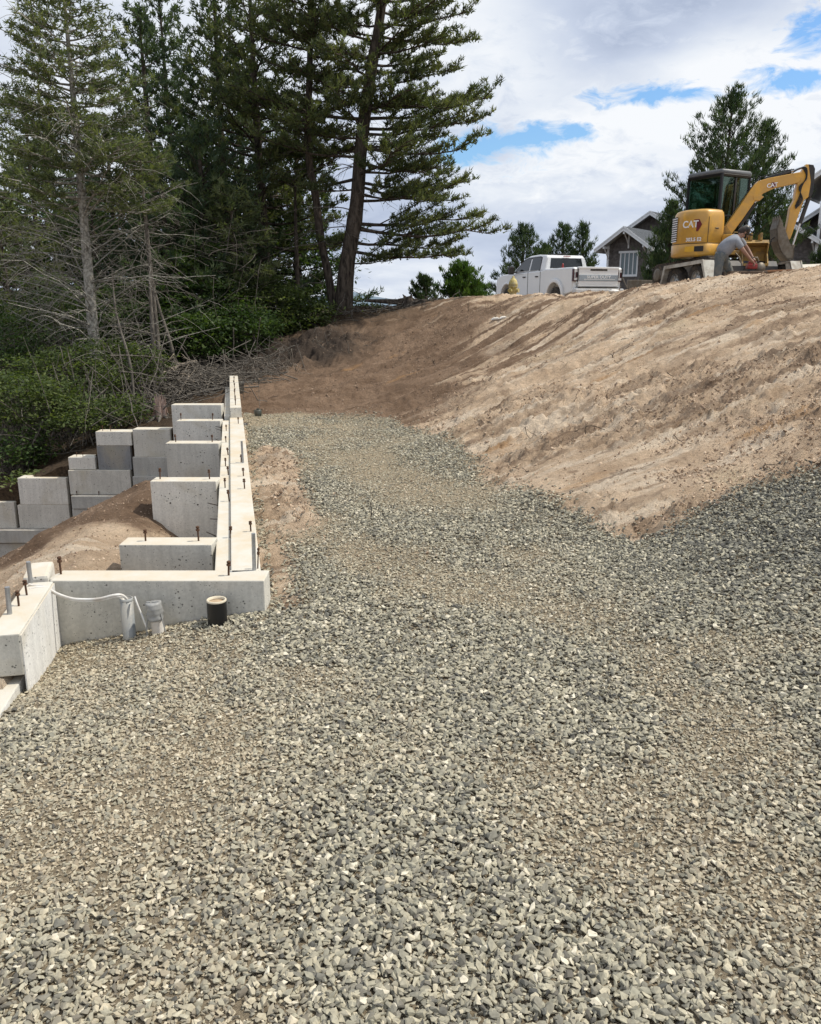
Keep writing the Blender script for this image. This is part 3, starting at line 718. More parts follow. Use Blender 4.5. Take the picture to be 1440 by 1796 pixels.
# ------------------------------------------------------------------ pipes before the front wall
def gz(px, py, Y): p = at(px, py, Y); return p
p = at(226, 1100, 3.99); pipe = thing('conduit_pipe', 'grey plastic conduit standing against the front wall with white cable in it', 'pipe', (p.x, p.y, -.25))
pt = at(226, 1049, 3.99); h = pt.z + .25
MB().lathe([(.033, 0), (.033, h), (.029, h), (.029, h - .06), (0, h - .06)], n=24).build('pipe_wall', M['pvcgrey'], pipe)
MB().lathe([(.0345, h - .012), (.0345, h + .001), (.028, h + .001)], n=24).build('pipe_rim', M['pvcgrey'], pipe)
p = at(280, 1085, 3.97); tp = thing('taped_pipe', 'short pipe with its mouth wrapped in silver tape', 'pipe', (p.x, p.y, -.25), (R(-2), R(-5), 0))
h = at(277, 1058, 3.97).z + .25
MB().lathe([(.031, 0), (.031, h - .085)], n=24).build('pipe_wall', M['pvcwhite'], tp)
prof = [(.033, h - .095), (.041, h - .088)] + [(.041 + .0016 * math.sin(i * 2.1), h - .085 + i * .0085) for i in range(10)] + [(.040, h), (.032, h + .004), (.01, h + .002), (0, h + .003)]
tb_ = MB().lathe(prof, n=22); 
for v in tb_.v: v.x += .003 * math.sin(v.z * 90 + v.y * 60); v.y += .003 * math.cos(v.z * 70 + v.x * 80)
tb_.build('tape_wrap', M['tape'], tp)
MB().box(-.036, -.014, -.006, .006, h - .002, h + .009, .002).box(-.004, .03, -.010, .004, h - .001, h + .008, .002).build('tape_fold', M['tape'], tp)
MB().tube([(-.03, -.026, h - .06), (-.045, -.03, h - .12), (-.05, -.03, h - .19)], .004, 6).tube([(.035, -.02, h - .05), (.045, -.028, h - .12), (.047, -.02, h - .17)], .0035, 6).build('tape_tail', M['tape'], tp)
p = at(381, 1075, 3.98); bp = thing('drain_pipe', 'black drain pipe with a cream rim filled with sand', 'pipe', (p.x, p.y, -.25))
h = at(380, 1052, 3.98).z + .25
MB().lathe([(.0495, 0), (.0505, h - .05), (.050, h - .004)], n=28).build('pipe_wall', M['pipeblack'], bp)
MB().lathe([(.051, h - .006), (.0515, h), (.0485, h + .004), (.0425, h + .003), (.041, h - .01)], n=28).build('pipe_rim', M['cream'], bp)
MB().lathe([(.0415, h - .012), (.02, h - .008), (0, h - .006)], n=28).build('sand_plug', M['sandfill'], bp)
# white cable laid from the left wall into the conduit
def ray(px, py, Y): return at(px, py, Y)
cb_ = [ray(50, 1025, 3.98), ray(62, 1027, 3.99), ray(80, 1029.5, 3.985), ray(100, 1041, 3.97), ray(125, 1049.5, 3.96), ray(150, 1051.5, 3.955), ray(175, 1050, 3.95), ray(200, 1044, 3.95), ray(214, 1044, 3.97), ray(223, 1052, 3.985), ray(225, 1062, 3.99)]
def smooth_pts(P, n=6):
    out = []
    P = [P[0]] + list(P) + [P[-1]]
    for i in range(1, len(P) - 2):
        for j in range(n):
            t = j / n; a, b, c, d = P[i - 1], P[i], P[i + 1], P[i + 2]
            out.append(.5 * ((2 * b) + (c - a) * t + (2 * a - 5 * b + 4 * c - d) * t * t + (-a + 3 * b - 3 * c + d) * t ** 3))
    out.append(P[-2]); return out
c1 = MB().tube(smooth_pts(cb_), .0072, 8)
c1.tube(smooth_pts([q + Vector((.004, .002, -.010)) for q in cb_[2:9]]), .0055, 6)
c1.tube(smooth_pts([ray(236, 1046, 3.97), ray(241, 1060, 3.96), ray(250, 1082, 3.95), ray(258, 1104, 3.95)]), .005, 6)
c1.tube(smooth_pts([ray(52, 1033, 3.94), ray(66, 1030, 3.96), ray(84, 1030, 3.975)]), .006, 6)
tag(c1.build('white_cable', M['pvcwhite']), 'white cable drooping from the left wall into the grey conduit', 'cable')
# caps and risers at the far end of the drive
def riser(px, py, Y, r, hh, mat, label, cat, knob=True):
    p = at(px, py, Y); z = hz1(p.x, Y); t = thing('pipe_riser', label, cat, (p.x, Y, z - .05))
    MB().lathe([(r, 0), (r, hh), (r * .95, hh + .012), (0, hh + .014)], n=20).build('pipe_wall', mat, t)
    m_ = MB().lathe([(r * 1.1, hh - .05), (r * 1.1, hh + .004), (r * .9, hh + .01), (r * .88, hh - .0), (0, hh)], n=20)
    if knob: m_.box(-r * .35, r * .35, -r * .35, r * .35, hh, hh + .03, .005)
    m_.build('pipe_cap', mat, t); return t
riser(452.5, 726, 11.0, .046, .13, M['greencap'], 'dark green capped riser standing in the soil beyond the gravel', 'pipe cap')
riser(426, 737, 10.35, .055, .075, M['black'], 'low black cap with grey lid beside the raised wall end', 'pipe cap', False)
riser(422, 687, 13.6, .06, .20, M['black'], 'black pipe riser behind the far end of the long wall', 'pipe', False)
# survey pin standing in the gravel
p = at(652, 905, 6.0)
pin = MB().tube([(p.x, p.y, hz1(p.x, p.y) - .02), (p.x - .006, p.y, hz1(p.x, p.y) + .12)], .0035, 6).build('steel_pin', M['rebar'])
tag(pin, 'thin dark steel pin standing in the middle of the gravel', 'pin')
# ------------------------------------------------------------------ vegetation
def leafmat(name, c0, c1, c2, trans=.35, rough=.6):
    m, q = newmat(name)
    a = q.n('ShaderNodeAttribute', attribute_name='var').outputs['Fac']
    t = q.n('ShaderNodeTexCoord').outputs['Object']
    n = q.noise(t, .9, 4, .6)
    f = q.m('ADD', q.m('MULTIPLY', a, .75), q.m('MULTIPLY', q.m('SUBTRACT', n, .4), .7), clamp=True)
    c = q.ramp(f, [(0.0, c0), (.5, c1), (1.0, c2)])
    q.l(c, q.b.inputs['Base Color']); q.b.inputs['Roughness'].default_value = rough; q.b.inputs['Specular IOR Level'].default_value = .25
    tr = q.n('ShaderNodeBsdfTranslucent'); q.l(q.mix(1.0, c, (1.1, 1.2, .5), 'MULTIPLY'), tr.inputs[0])
    mx = q.n('ShaderNodeMixShader', i={0: trans}); q.l(q.b.outputs[0], mx.inputs[1]); q.l(tr.outputs[0], mx.inputs[2]); q.l(mx.outputs[0], q.o.inputs[0])
    return m
M['pine'] = leafmat('pine_needles', (.042, .060, .032), (.105, .128, .058), (.20, .21, .09), .45)
M['darkpine'] = leafmat('dark_pine_needles', (.030, .052, .034), (.070, .105, .056), (.135, .168, .080), .4)
M['spruce'] = leafmat('spruce_needles', (.056, .078, .044), (.135, .162, .078), (.24, .255, .12), .45)
M['shorepine'] = leafmat('shore_pine_needles', (.020, .042, .021), (.050, .082, .034), (.10, .135, .052), .35)
M['leaf'] = leafmat('bush_leaves', (.034, .052, .020), (.088, .122, .042), (.20, .23, .08), .45)
M['leafdark'] = leafmat('dark_bush_leaves', (.024, .048, .016), (.055, .095, .028), (.12, .16, .045), .4)
M['fern'] = leafmat('young_conifer', (.03, .07, .015), (.07, .13, .025), (.13, .20, .04), .4)
def bark(name, a, b, sc=5, vert=.25):
    m, q = newmat(name); t = q.n('ShaderNodeTexCoord').outputs['Object']
    n = q.noise(q.mapping(t, (1, 1, vert)), sc * 3, 7, .68, .3)
    c = q.mix(q.ramp(n, [(.36, 0.0), (.62, 1.0)]), a, b); q.l(c, q.b.inputs['Base Color']); q.b.inputs['Roughness'].default_value = .95
    q.b.inputs['Specular IOR Level'].default_value = .15
    bump(q, n, .9, .02); return m
M['bark'] = bark('pine_bark', (.022, .018, .015), (.105, .085, .068))
M['barkpale'] = bark('lichen_grey_bark', (.11, .10, .085), (.44, .42, .37), 7, .8)
M['deadwood'] = bark('dead_wood', (.055, .048, .04), (.20, .18, .155), 9)
M['twiggrey'] = bark('grey_twigs', (.12, .108, .09), (.30, .28, .24), 9)
M['palewood'] = bark('bleached_wood', (.16, .13, .10), (.38, .33, .27), 9)
M['redwood'] = bark('shredded_wood', (.16, .10, .08), (.50, .38, .32), 12, .1)

def norm(a): return a / np.maximum(np.linalg.norm(a, axis=-1, keepdims=True), 1e-9)
def needles(C, A, L, Wd, K, spread, rg):
    """C centres, A axes -> K thin blades per tuft"""
    n = len(C); d = norm(norm(A)[:, None, :] * (1 - spread * .35) + norm(rg.normal(size=(n, K, 3))) * spread)
    ln = L[:, None, None] * rg.uniform(.65, 1.15, (n, K, 1))
    side = norm(np.cross(d, rg.normal(size=(n, K, 3)))) * Wd * rg.uniform(.7, 1.3, (n, K, 1))
    c = C[:, None, :] + rg.normal(0, 1, (n, K, 3)) * L[:, None, None] * .24
    v = np.stack([c - side * .5, c + side * .5, c + d * ln + side * .12], 2).reshape(-1, 3)
    f = np.arange(len(v)).reshape(-1, 3); var = np.repeat(rg.uniform(0, 1, n), K * 3)
    return v, f, var
def strips(P, Rd, k=3):
    """P (n,m,3) polylines, Rd (n,m) radii -> k-sided tubes"""
    n, m, _ = P.shape
    T = np.empty_like(P); T[:, 1:-1] = P[:, 2:] - P[:, :-2]; T[:, 0] = P[:, 1] - P[:, 0]; T[:, -1] = P[:, -1] - P[:, -2]; T = norm(T)
    up = np.where(np.abs(T[:, :1, 2:3]) > .9, np.array([1., 0, 0]), np.array([0, 0, 1.])) * np.ones((n, m, 1))
    a = norm(np.cross(T, up)); b = np.cross(T, a)
    th = np.arange(k) * 2 * np.pi / k
    V_ = P[:, :, None, :] + (a[:, :, None, :] * np.cos(th)[None, None, :, None] + b[:, :, None, :] * np.sin(th)[None, None, :, None]) * Rd[:, :, None, None]
    base = (np.arange(n) * m * k)[:, None, None] + (np.arange(m - 1) * k)[None, :, None]
    i = np.arange(k)[None, None, :]; j = (np.arange(k) + 1) % k; j = j[None, None, :]
    f = np.stack([base + i, base + j, base + k + j, base + k + i], -1).reshape(-1, 4)
    return V_.reshape(-1, 3), f
NT_ = []
class Acc:
    def __init__(s): s.v = []; s.f = []; s.n = 0; s.var = []
    def add(s, v, f, var=None):
        s.v.append(v); s.f.append(f + s.n); s.n += len(v); s.var.append(var if var is not None else np.zeros(len(v)))
    def build(s, name, mat, parent=None, smooth=False):
        if not s.v: return None
        o = link_mesh(name, np.concatenate(s.v), np.concatenate(s.f), mat, parent, smooth)
        a = o.data.attributes.new('var', 'FLOAT', 'POINT'); a.data.foreach_set('value', np.concatenate(s.var).astype(np.float32)); return o
def trunk_mesh(pts, radii, mat, parent, rg, n=12):
    P = [Vector(p) for p in pts]; sp = smooth_pts(P, 5); L = len(sp)
    rr = np.interp(np.linspace(0, 1, L), np.linspace(0, 1, len(radii)), radii)
    mb = MB(); mb.tube(sp, list(rr * (1 + rg.normal(0, .03, L))), n)
    return mb.build('trunk', mat, parent), sp, rr
def conifer(name, label, base, H, r0, crown0, spread, nb, rg, mat='pine', elev=(.05, .7), curve=.25, trunkpts=None, tuft=.16, bw=.022, K=12, sec=8, dens=.16,
            bias=None, dead=0, deadmat='deadwood', group=None, barkmat='bark', explicit=None, dome=.8, tspread=.75, deadlen=1.6, cat='tree', up=.6, minr=0.25, secang=.9, trunkr=None, rise=False):
    x, y = base; z = hz1(x, y) - .1
    t = thing(name, label, cat, (x, y, z), group=group)
    if trunkpts is None:
        lx, ly = rg.normal(0, .02, 2) * H
        trunkpts = [(0, 0, 0), (lx * .3, ly * .3, H * .3), (lx * .8, ly * .6, H * .62), (lx, ly, H)]
    tr, sp, rr = trunk_mesh(trunkpts, trunkr or [r0 * 1.35, r0, r0 * .7, r0 * .12], M[barkmat], t, rg)
    spz = np.array([p.z for p in sp]); spx = np.array([p.x for p in sp]); spy = np.array([p.y for p in sp])
    Ht = spz[-1]
    crown = Acc(); limbs = Acc()
    C, A, LN = [], [], []
    mains = []
    for i in range(nb):
        q = (i + rg.uniform(0, 1)) / nb; h = Ht * (crown0 + (1 - crown0) * q ** .92)
        az = i * 2.39996 + rg.uniform(-.5, .5)
        L = spread * max(minr * .4, (1 - q) ** dome + minr * .3) * rg.uniform(.7, 1.12)
        d = np.array([math.cos(az), math.sin(az)])
        if bias is not None: L *= max(.3, 1 + bias[2] * (d[0] * bias[0] + d[1] * bias[1]))
        e = elev[0] + (elev[1] - elev[0]) * q + rg.normal(0, .08)
        mains.append((h, d, L, e, curve * rg.uniform(.5, 1.4)))
    for ex in (explicit or []): mains.append(ex)
    for h, d, L, e, cv in mains:
        bx = np.interp(h, spz, spx); by = np.interp(h, spz, spy); br_ = np.interp(h, spz, rr[:len(spz)] if len(rr) == len(spz) else np.linspace(r0, .02, len(spz)))
        m = 7; s_ = np.linspace(0, 1, m)
        wob = rg.normal(0, .035, (m, 3)) * L * s_[:, None] * .6
        perp = np.array([-d[1], d[0]]); bend = rg.normal(0, .10) * L
        P = np.stack([bx + d[0] * L * s_ + perp[0] * bend * s_ ** 2, by + d[1] * L * s_ + perp[1] * bend * s_ ** 2, h + L * (e * s_ - cv * s_ * (1 - s_) * .9 + cv * .25 * s_ ** 3)], -1) + wob
        rb = min(.4 * br_ + .004, .008 + .0125 * L)
        limbs.add(*strips(P[None], (rb * (1 - .86 * s_))[None], 5))
        ns = max(3, int(sec * (L / spread) ** .6)); S2, R2 = [], []
        for k in range(ns):
            sk = .16 + .84 * (k + rg.uniform(0, .9)) / ns; sk = min(sk, .99)
            p0 = np.array([np.interp(sk, s_, P[:, c]) for c in range(3)])
            sg = 1 if k % 2 else -1
            ang = sg * rg.uniform(.5, 1.0) * secang
            dd = np.array([d[0] * math.cos(ang) - d[1] * math.sin(ang), d[0] * math.sin(ang) + d[1] * math.cos(ang)])
            l2 = (L * .32 * (1 - sk) + .24 * L ** .5 + .06) * rg.uniform(.5, 1.3)
            if rg.random() < .10 and k: continue
            ez = rg.uniform(.05, .35) * up * 1.3 + e * .4
            q2 = np.linspace(0, 1, 4)
            P2 = np.stack([p0[0] + dd[0] * l2 * q2, p0[1] + dd[1] * l2 * q2, p0[2] + l2 * (ez * q2 + .12 * q2 ** 2)], -1)
            S2.append(P2); R2.append(.35 * rb * (1 - .75 * q2) + .0025)
            nt_ = max(2, int(l2 / dens)); tq = (np.arange(nt_) + rg.uniform(.2, 1, nt_)) / nt_; tq = np.clip(.18 + .82 * tq, 0, 1)
            c = np.stack([np.interp(tq, q2, P2[:, c_]) for c_ in range(3)], -1) + rg.normal(0, dens * .28, (nt_, 3)) * [1, 1, .5]
            ax = np.tile([dd[0] * (1 - up), dd[1] * (1 - up), up], (nt_, 1)) + rg.normal(0, .15, (nt_, 3))
            C.append(c); A.append(ax); LN.append(tuft * rg.uniform(.75, 1.2, nt_))
        limbs.add(*strips(np.array(S2), np.array(R2), 3))
    # leader
    tp = np.array([[spx[-1], spy[-1], spz[-1]]]); zz = np.linspace(0, 1, 10)[:, None]
    C.append(tp - np.array([[0, 0, 1.0]]) * zz * Ht * .05); A.append(np.tile([0, 0, 1.], (10, 1))); LN.append(np.full(10, tuft))
    C = np.concatenate(C); A = np.concatenate(A); LN = np.concatenate(LN); NT_.append(len(C) * K)
    v, f, var = needles(C, A, LN, bw, K, tspread, rg); crown.add(v, f, var)
    crown.build('crown', M[mat], t); limbs.build('limb', M[barkmat], t)
    if dead:
        D = Acc(); Pm, Rm = [], []
        for i in range(dead):
            h = Ht * rg.uniform(.04, min(.98, crown0 + .25)); az = rg.uniform(0, 6.283); L = deadlen * rg.uniform(.35, 1.15) * (1 - .3 * h / Ht)
            bx = np.interp(h, spz, spx); by = np.interp(h, spz, spy); s_ = np.linspace(0, 1, 7)
            d = (math.cos(az), math.sin(az)); dr = rg.uniform(-.1, .45) if not rise else rg.uniform(.15, .85); kk = rg.normal(0, .2)
            P = np.stack([bx + d[0] * L * s_ - d[1] * kk * L * s_ ** 2, by + d[1] * L * s_ + d[0] * kk * L * s_ ** 2, h + L * (dr * s_ - (.22 if rise else .55) * s_ ** 2 * rg.uniform(.3, 1.1))], -1) + rg.normal(0, .02, (7, 3)) * L * s_[:, None]
            Pm.append(P); Rm.append((.006 + .006 * L) * (1 - .8 * s_))
            for k in range(rg.integers(3, 8)):
                sk = rg.uniform(.25, .95); p0 = np.array([np.interp(sk, s_, P[:, c]) for c in range(3)]); a2 = az + rg.choice([-1, 1]) * rg.uniform(.4, 1.1); l2 = L * rg.uniform(.15, .4)
                q2 = np.linspace(0, 1, 7); P2 = p0 + np.stack([math.cos(a2) * l2 * q2, math.sin(a2) * l2 * q2, l2 * (rg.uniform(-.4, .3) * q2 - .35 * q2 ** 2)], -1) + rg.normal(0, .015, (7, 3)) * l2
                Pm.append(P2); Rm.append(.0042 * (1 - .6 * q2))
        D.add(*strips(np.array(Pm), np.array(Rm), 3)); tag(D.build('dead_branch', M[deadmat], t), kind='stuff')
    return t
def rgf(n): return np.random.default_rng(n)
def treeat(px, Y, toppy):
    p = at(px, 500, Y); zt = at(px, toppy, Y).z; return (p.x, Y), zt - hz1(p.x, Y) + .1

# --- the big pine at the bank's edge
bY = 20.0
pb = at(602, 548, bY); zb = hz1(pb.x, bY) - .1
def rel(px, py, dy=0.0, Yb=bY, b0=None):
    p = at(px, py, Yb + dy); o = b0 or (pb.x, bY, zb); return (p.x - o[0], p.y - o[1], p.z - o[2])
tpts = [(0, 0, 0), rel(608, 470), rel(625, 365, .1), rel(634, 250, .2), rel(650, 130, .2), rel(668, 20, .1), rel(680, -110), rel(690, -240)]
ex = []
for (ty, tipx, tipy, dy_, cv) in [(462, 700, 456, -.3, .1), (440, 826, 446, -.8, .12), (425, 800, 428, .8, .10), (400, 882, 400, -.4, .16), (392, 850, 378, .9, .1), (340, 770, 345, -.9, .1), (352, 818, 318, .3, .16), (300, 800, 285, -.5, .12), (318, 815, 322, .9, .12),
                                  (255, 790, 232, .5, .14), (232, 828, 205, -.9, .16), (205, 876, 152, -.2, .18), (180, 860, 160, 1.0, .14), (170, 812, 190, -1.0, .14), (120, 820, 110, .4, .14), (90, 800, 60, -.8, .16), (60, 838, 66, .2, .16), (40, 835, 12, -.3, .2), (0, 820, -30, .4, .2),
                                  (330, 520, 330, -.6, .1), (240, 500, 225, -.3, .12), (150, 545, 130, -.8, .14), (60, 560, 30, .3, .15), (420, 560, 430, .6, .1)]:
    a = np.interp(ty, [-240, -110, 20, 130, 250, 365, 470, 548], [690, 680, 668, 650, 634, 625, 608, 602])
    p0 = Vector(rel(a, ty)); p1 = Vector(rel(tipx, tipy, dy_)); dd = Vector((p1.x - p0.x, p1.y - p0.y)); L = dd.length; dd.normalize()
    ex.append((p0.z, np.array([dd.x, dd.y]), L, (p1.z - p0.z) / L - cv * .25, cv))
conifer('pine_tree', 'tall dark pine with flat layered limbs reaching right over the bank', (pb.x, bY), 0, .2, .30, 2.5, 44, rgf(3), 'pine', (-.02, .5), .15, tpts, .125, .027, 16, 15, .088,
        bias=(1, 0, -.05), explicit=[(h_, d_, L_ * .93, e_, c_) for h_, d_, L_, e_, c_ in ex], dead=26, up=.8, deadlen=1.8, minr=.7, trunkr=[.24, .19, .165, .15, .13, .10, .07, .03])
# --- slimmer pine growing beside it, leaning left before it rises
b2 = at(588, 548, 20.3); z2 = hz1(b2.x, 20.3) - .1; o2 = (b2.x, 20.3, z2)
tp2 = [(0, 0, 0), rel(577, 490, 0, 20.3, o2), rel(563, 420, .1, 20.3, o2), rel(553, 340, .2, 20.3, o2), rel(541, 270, .2, 20.3, o2), rel(543, 120, .2, 20.3, o2), rel(548, -60, .2, 20.3, o2), rel(550, -190, .2, 20.3, o2)]
conifer('pine_tree', 'slim pine beside the big pine, its trunk bent left near the base', (b2.x, 20.3), 0, .1, .42, 2.0, 46, rgf(4), 'pine', (.0, .6), .2, tp2, .125, .028, 15, 12, .098, dead=34, deadlen=1.7, minr=.6, trunkr=[.12, .10, .095, .09, .085, .07, .05, .02])
# --- wood behind and to the left
TREES = [  # px, Y, top py, spread m, crown start, branches, style, label
    (155, 15.0, -75, 1.45, .50, 92, 'spruce', 'pale grey trunked spruce with long bare lower branches at left'),
    (270, 15.3, 250, .55, .80, 14, 'spruce', 'thin bare grey trunk standing behind the shredded stump'),
    (470, 22.0, -120, 2.3, .26, 74, 'pine', 'olive green pine filling the gap left of the slim pine'),
    (402, 23.5, -15, 1.9, .20, 76, 'darkpine', 'dark pine whose tip just reaches the top of the photo'),
    (326, 25.0, -2, 1.7, .16, 76, 'darkpine', 'dark narrow pine with a single pointed top left of centre'),
    (279, 21.5, 30, 1.35, .22, 56, 'darkpine', 'sparse topped pine rising just right of the grey spruce'),
    (215, 24.0, 235, 2.5, .10, 70, 'darkpine', 'broad dark conifer behind and right of the grey spruce'),
    (70, 19.5, 175, 2.0, .12, 84, 'spruce', 'dense green conifer behind and left of the grey spruce'),
    (15, 17.5, 300, 2.0, .12, 66, 'spruce', 'light green conifer cut off by the left edge'),
    (-60, 21.0, 290, 2.6, .10, 60, 'darkpine', 'dark conifer partly outside the left edge'),
    (120, 26.0, 210, 2.6, .10, 76, 'darkpine', 'tall dark conifer far behind the grey spruce'),
    (370, 20.0, 235, 1.9, .08, 60, 'darkpine', 'low dark conifer in the middle of the wood'),
    (445, 25.5, 120, 2.2, .06, 60, 'darkpine', 'shaded conifer deep behind the olive green pine'),
    (520, 24.5, 200, 1.7, .16, 60, 'darkpine', 'shaded conifer deep behind the slim pine'),
    (300, 18.5, 300, 1.5, .06, 50, 'darkpine', 'short bushy conifer low in the middle of the wood'),
    (180, 19.0, 350, 1.5, .05, 44, 'darkpine', 'short bushy conifer behind the lower trunk of the spruce'),
    (410, 19.0, 330, 1.4, .05, 44, 'spruce', 'short dull green conifer above the brush pile'),
]
for i, (px, Y, ty, sp_, c0, nb_, st_, lab) in enumerate(TREES):
    b_, H = treeat(px, Y, ty)
    kw = dict(tuft=.15, bw=.040, K=12, sec=10, dens=.13, minr=.4)
    if i == 0:
        kw = dict(tuft=.10, bw=.021, K=13, sec=12, dens=.09, barkmat='barkpale', deadmat='barkpale', dead=125, deadlen=2.2, rise=True, up=.2, tspread=.9, minr=.25, elev=(-.05, .45), curve=.2)
        r0 = .088
    elif i == 1: kw.update(tuft=.08, bw=.016, barkmat='deadwood', dead=46, deadlen=.9, dens=.12); r0 = .05
    elif st_ == 'spruce': kw.update(tuft=.14, bw=.034, up=.25, tspread=.9, dens=.13, elev=(-.15, .5), dead=16, K=11); r0 = .085
    else: kw.update(dead=34, deadmat='deadwood', deadlen=2.0, elev=(.05, .95), dome=.75, up=.65); r0 = .12
    conifer('spruce_tree' if st_ == 'spruce' else 'pine_tree', lab, b_, H, r0, c0, sp_, nb_, rgf(50 + i), st_, group='conifers in the wood', **kw)
# bare leaning stems
def stem(pa, pb_, Y, r, label, mat='deadwood', bend=.1, name='bare_tree', dead=14):
    a = at(*pa, Y); b = at(*pb_, Y + .3); z = min(hz1(a.x, Y), a.z) - .1; t = thing(name, label, 'tree', (a.x, Y, z), group='bare stems at the wood edge')
    rg = rgf(int(pa[0])); v = b - Vector((a.x, Y, z))
    trunk_mesh([(0, 0, 0), v * .35 + Vector((bend, 0, 0)), v * .7 - Vector((bend * .4, 0, 0)), v], [r, r * .85, r * .6, r * .2], M[mat], t, rg, 8)
    Pm, Rm = [], []
    for i in range(dead):
        q = rg.uniform(.2, 1); p0 = np.array(v * q); az = rg.uniform(0, 6.28); L = rg.uniform(.2, .8); s_ = np.linspace(0, 1, 5)
        Pm.append(p0 + np.stack([math.cos(az) * L * s_, math.sin(az) * L * s_, L * (rg.uniform(-.1, .7) * s_)], -1) + rg.normal(0, .02, (5, 3)) * s_[:, None]); Rm.append(.006 * (1 - .7 * s_))
    A_ = Acc(); A_.add(*strips(np.array(Pm), np.array(Rm), 3)); tag(A_.build('twig', M[mat], t), kind='stuff')
stem((312, 645), (262, 460), 16.0, .045, 'bare grey stem leaning left behind the brush pile', bend=.05)
stem((232, 705), (196, 470), 13.6, .028, 'thin crooked bare stem left of the shredded stump', bend=.08)
stem((268, 690), (262, 430), 14.8, .05, 'straight bare stem rising from behind the shredded stump', bend=.02)
stem((520, 560), (518, 300), 20.5, .07, 'dark straight stem in shade left of the slim pine', 'bark', bend=.02)
stem((478, 575), (470, 420), 20.0, .05, 'dark thin stem in shade above the dark bank', 'bark', bend=.04)

def bush(px, py, Y, rx, rz, n, mat, label, seed, leaf=.045, cl=26, name='bush', stems=12, fl=.28, group=None, ry=None):
    rg = rgf(seed); c = at(px, py, Y); z = hz1(c.x, Y) - .05; t = thing(name, label, 'bush', (c.x, Y, z), group=group or 'bushes at the wood edge')
    cz = c.z - z; ry = ry or rx * .8
    nc = max(3, n // cl); ph = rg.uniform(0, 6.283, nc); u_ = rg.uniform(-.85, 1, nc); rr = rg.uniform(.45, 1.0, nc) ** .6
    cc_ = np.stack([np.cos(ph) * np.sqrt(1 - u_ ** 2) * rx, np.sin(ph) * np.sqrt(1 - u_ ** 2) * ry, u_ * rz], -1) * rr[:, None]
    cc_ += (fbm(cc_[:, 0] * 2 + seed, cc_[:, 2] * 2, 2, seed) - .5)[:, None] * .5 * rx
    cc_[:, 2] += cz
    L_ = cc_[:, None, :] + rg.normal(0, 1, (nc, cl, 3)) * [fl * .6, fl * .6, fl * .16] * rg.uniform(.6, 1.3, (nc, 1, 1))
    L_ = L_.reshape(-1, 3); N = len(L_)
    nrm = norm(rg.normal(0, .45, (N, 3)) + [0, 0, 1]); a = norm(np.cross(nrm, rg.normal(size=(N, 3)))); b = np.cross(nrm, a); s_ = leaf * rg.uniform(.6, 1.3, (N, 1))
    v = np.stack([L_ - a * s_, L_ + b * s_ * .45, L_ + a * s_, L_ - b * s_ * .45], 1).reshape(-1, 3)
    A_ = Acc(); A_.add(v, np.arange(len(v)).reshape(-1, 4), np.repeat(np.clip(np.repeat(rg.uniform(0, 1, nc), cl) + rg.normal(0, .12, N), 0, 1), 4)); A_.build('foliage', M[mat], t)
    if stems:
        Pm, Rm = [], []
        for i in range(stems * 3):
            tgt = cc_[rg.integers(nc)]; s_ = np.linspace(0, 1, 6); b0 = np.array([rg.normal(0, rx * .22), rg.normal(0, .1), 0]); mid = np.array([tgt[0] * .35, tgt[1] * .35, tgt[2] * .7])
            P = ((1 - s_) ** 2)[:, None] * b0 + (2 * s_ * (1 - s_))[:, None] * mid + (s_ ** 2)[:, None] * tgt + rg.normal(0, .02, (6, 3)); Pm.append(P); Rm.append(.012 * (1 - .75 * s_))
        B_ = Acc(); B_.add(*strips(np.array(Pm), np.array(Rm), 4)); B_.build('stem', M['deadwood'], t)
    return t
bs = [(40, 695, 12.4, .9, .42, 6500, 'leaf', 'bright green leafy bush at the left edge above the stepped wall'),
      (120, 655, 13.6, .9, .42, 5000, 'leaf', 'wide spreading green bush behind the bright one'),
      (175, 716, 12.2, .7, .24, 3600, 'leaf', 'low layered green bush hanging towards the stepped wall'),
      (15, 600, 14.5, 1.0, .6, 4500, 'leafdark', 'darker green bush higher up at the left edge'),
      (215, 640, 14.4, .7, .5, 3000, 'leaf', 'thin leaved green bush left of the shredded stump'),
      (100, 560, 16.5, 1.4, .7, 4500, 'leafdark', 'dark undergrowth bush at the foot of the grey spruce'),
      (240, 560, 17.5, 1.2, .9, 7000, 'leafdark', 'dark undergrowth bush between the bare stems'),
      (345, 520, 18.5, 1.1, 1.1, 9000, 'leafdark', 'tall glossy dark green bush in the middle of the wood'),
      (345, 590, 17.0, .9, .5, 5000, 'leafdark', 'low dark bush right behind the brush pile'),
      (425, 575, 17.6, .9, .6, 5200, 'leafdark', 'dull green bush over the left end of the dark bank'),
      (480, 540, 19.2, 1.0, .75, 6500, 'leaf', 'loose yellow green bush on the dark bank'),
      (540, 555, 19.6, .8, .45, 4200, 'leaf', 'small loose green bush just left of the big pine base'),
      (25, 780, 11.9, .6, .35, 2600, 'leafdark', 'twiggy thin bush low at the left edge'),
      (48, 838, 11.0, .16, .10, 260, 'leaf', 'tiny bright green seedling on the dark soil'),
      (640, 545, 20.4, .5, .12, 900, 'leaf', 'low weeds at the right foot of the big pine')]
for i, a in enumerate(bs): bush(*a, seed=300 + i, leaf=.034 if a[2] < 15 else .045, stems=0 if a[5] < 1000 else 16)
# more small undergrowth at the very back so that the wood closes
for i, (px, py, Y) in enumerate([(60, 470, 22), (180, 480, 23), (300, 430, 24), (420, 430, 25), (500, 470, 24)]):
    bush(px, py, Y, 2.0, 1.5, 6500, 'leafdark', ['dark thicket deep behind the left edge bushes', 'dark thicket deep behind the grey spruce', 'dark thicket deep behind the two bare stems', 'dark thicket deep behind the brush pile', 'dark thicket deep behind the dark bank'][i], 400 + i, .07, 26, stems=6, fl=.5)

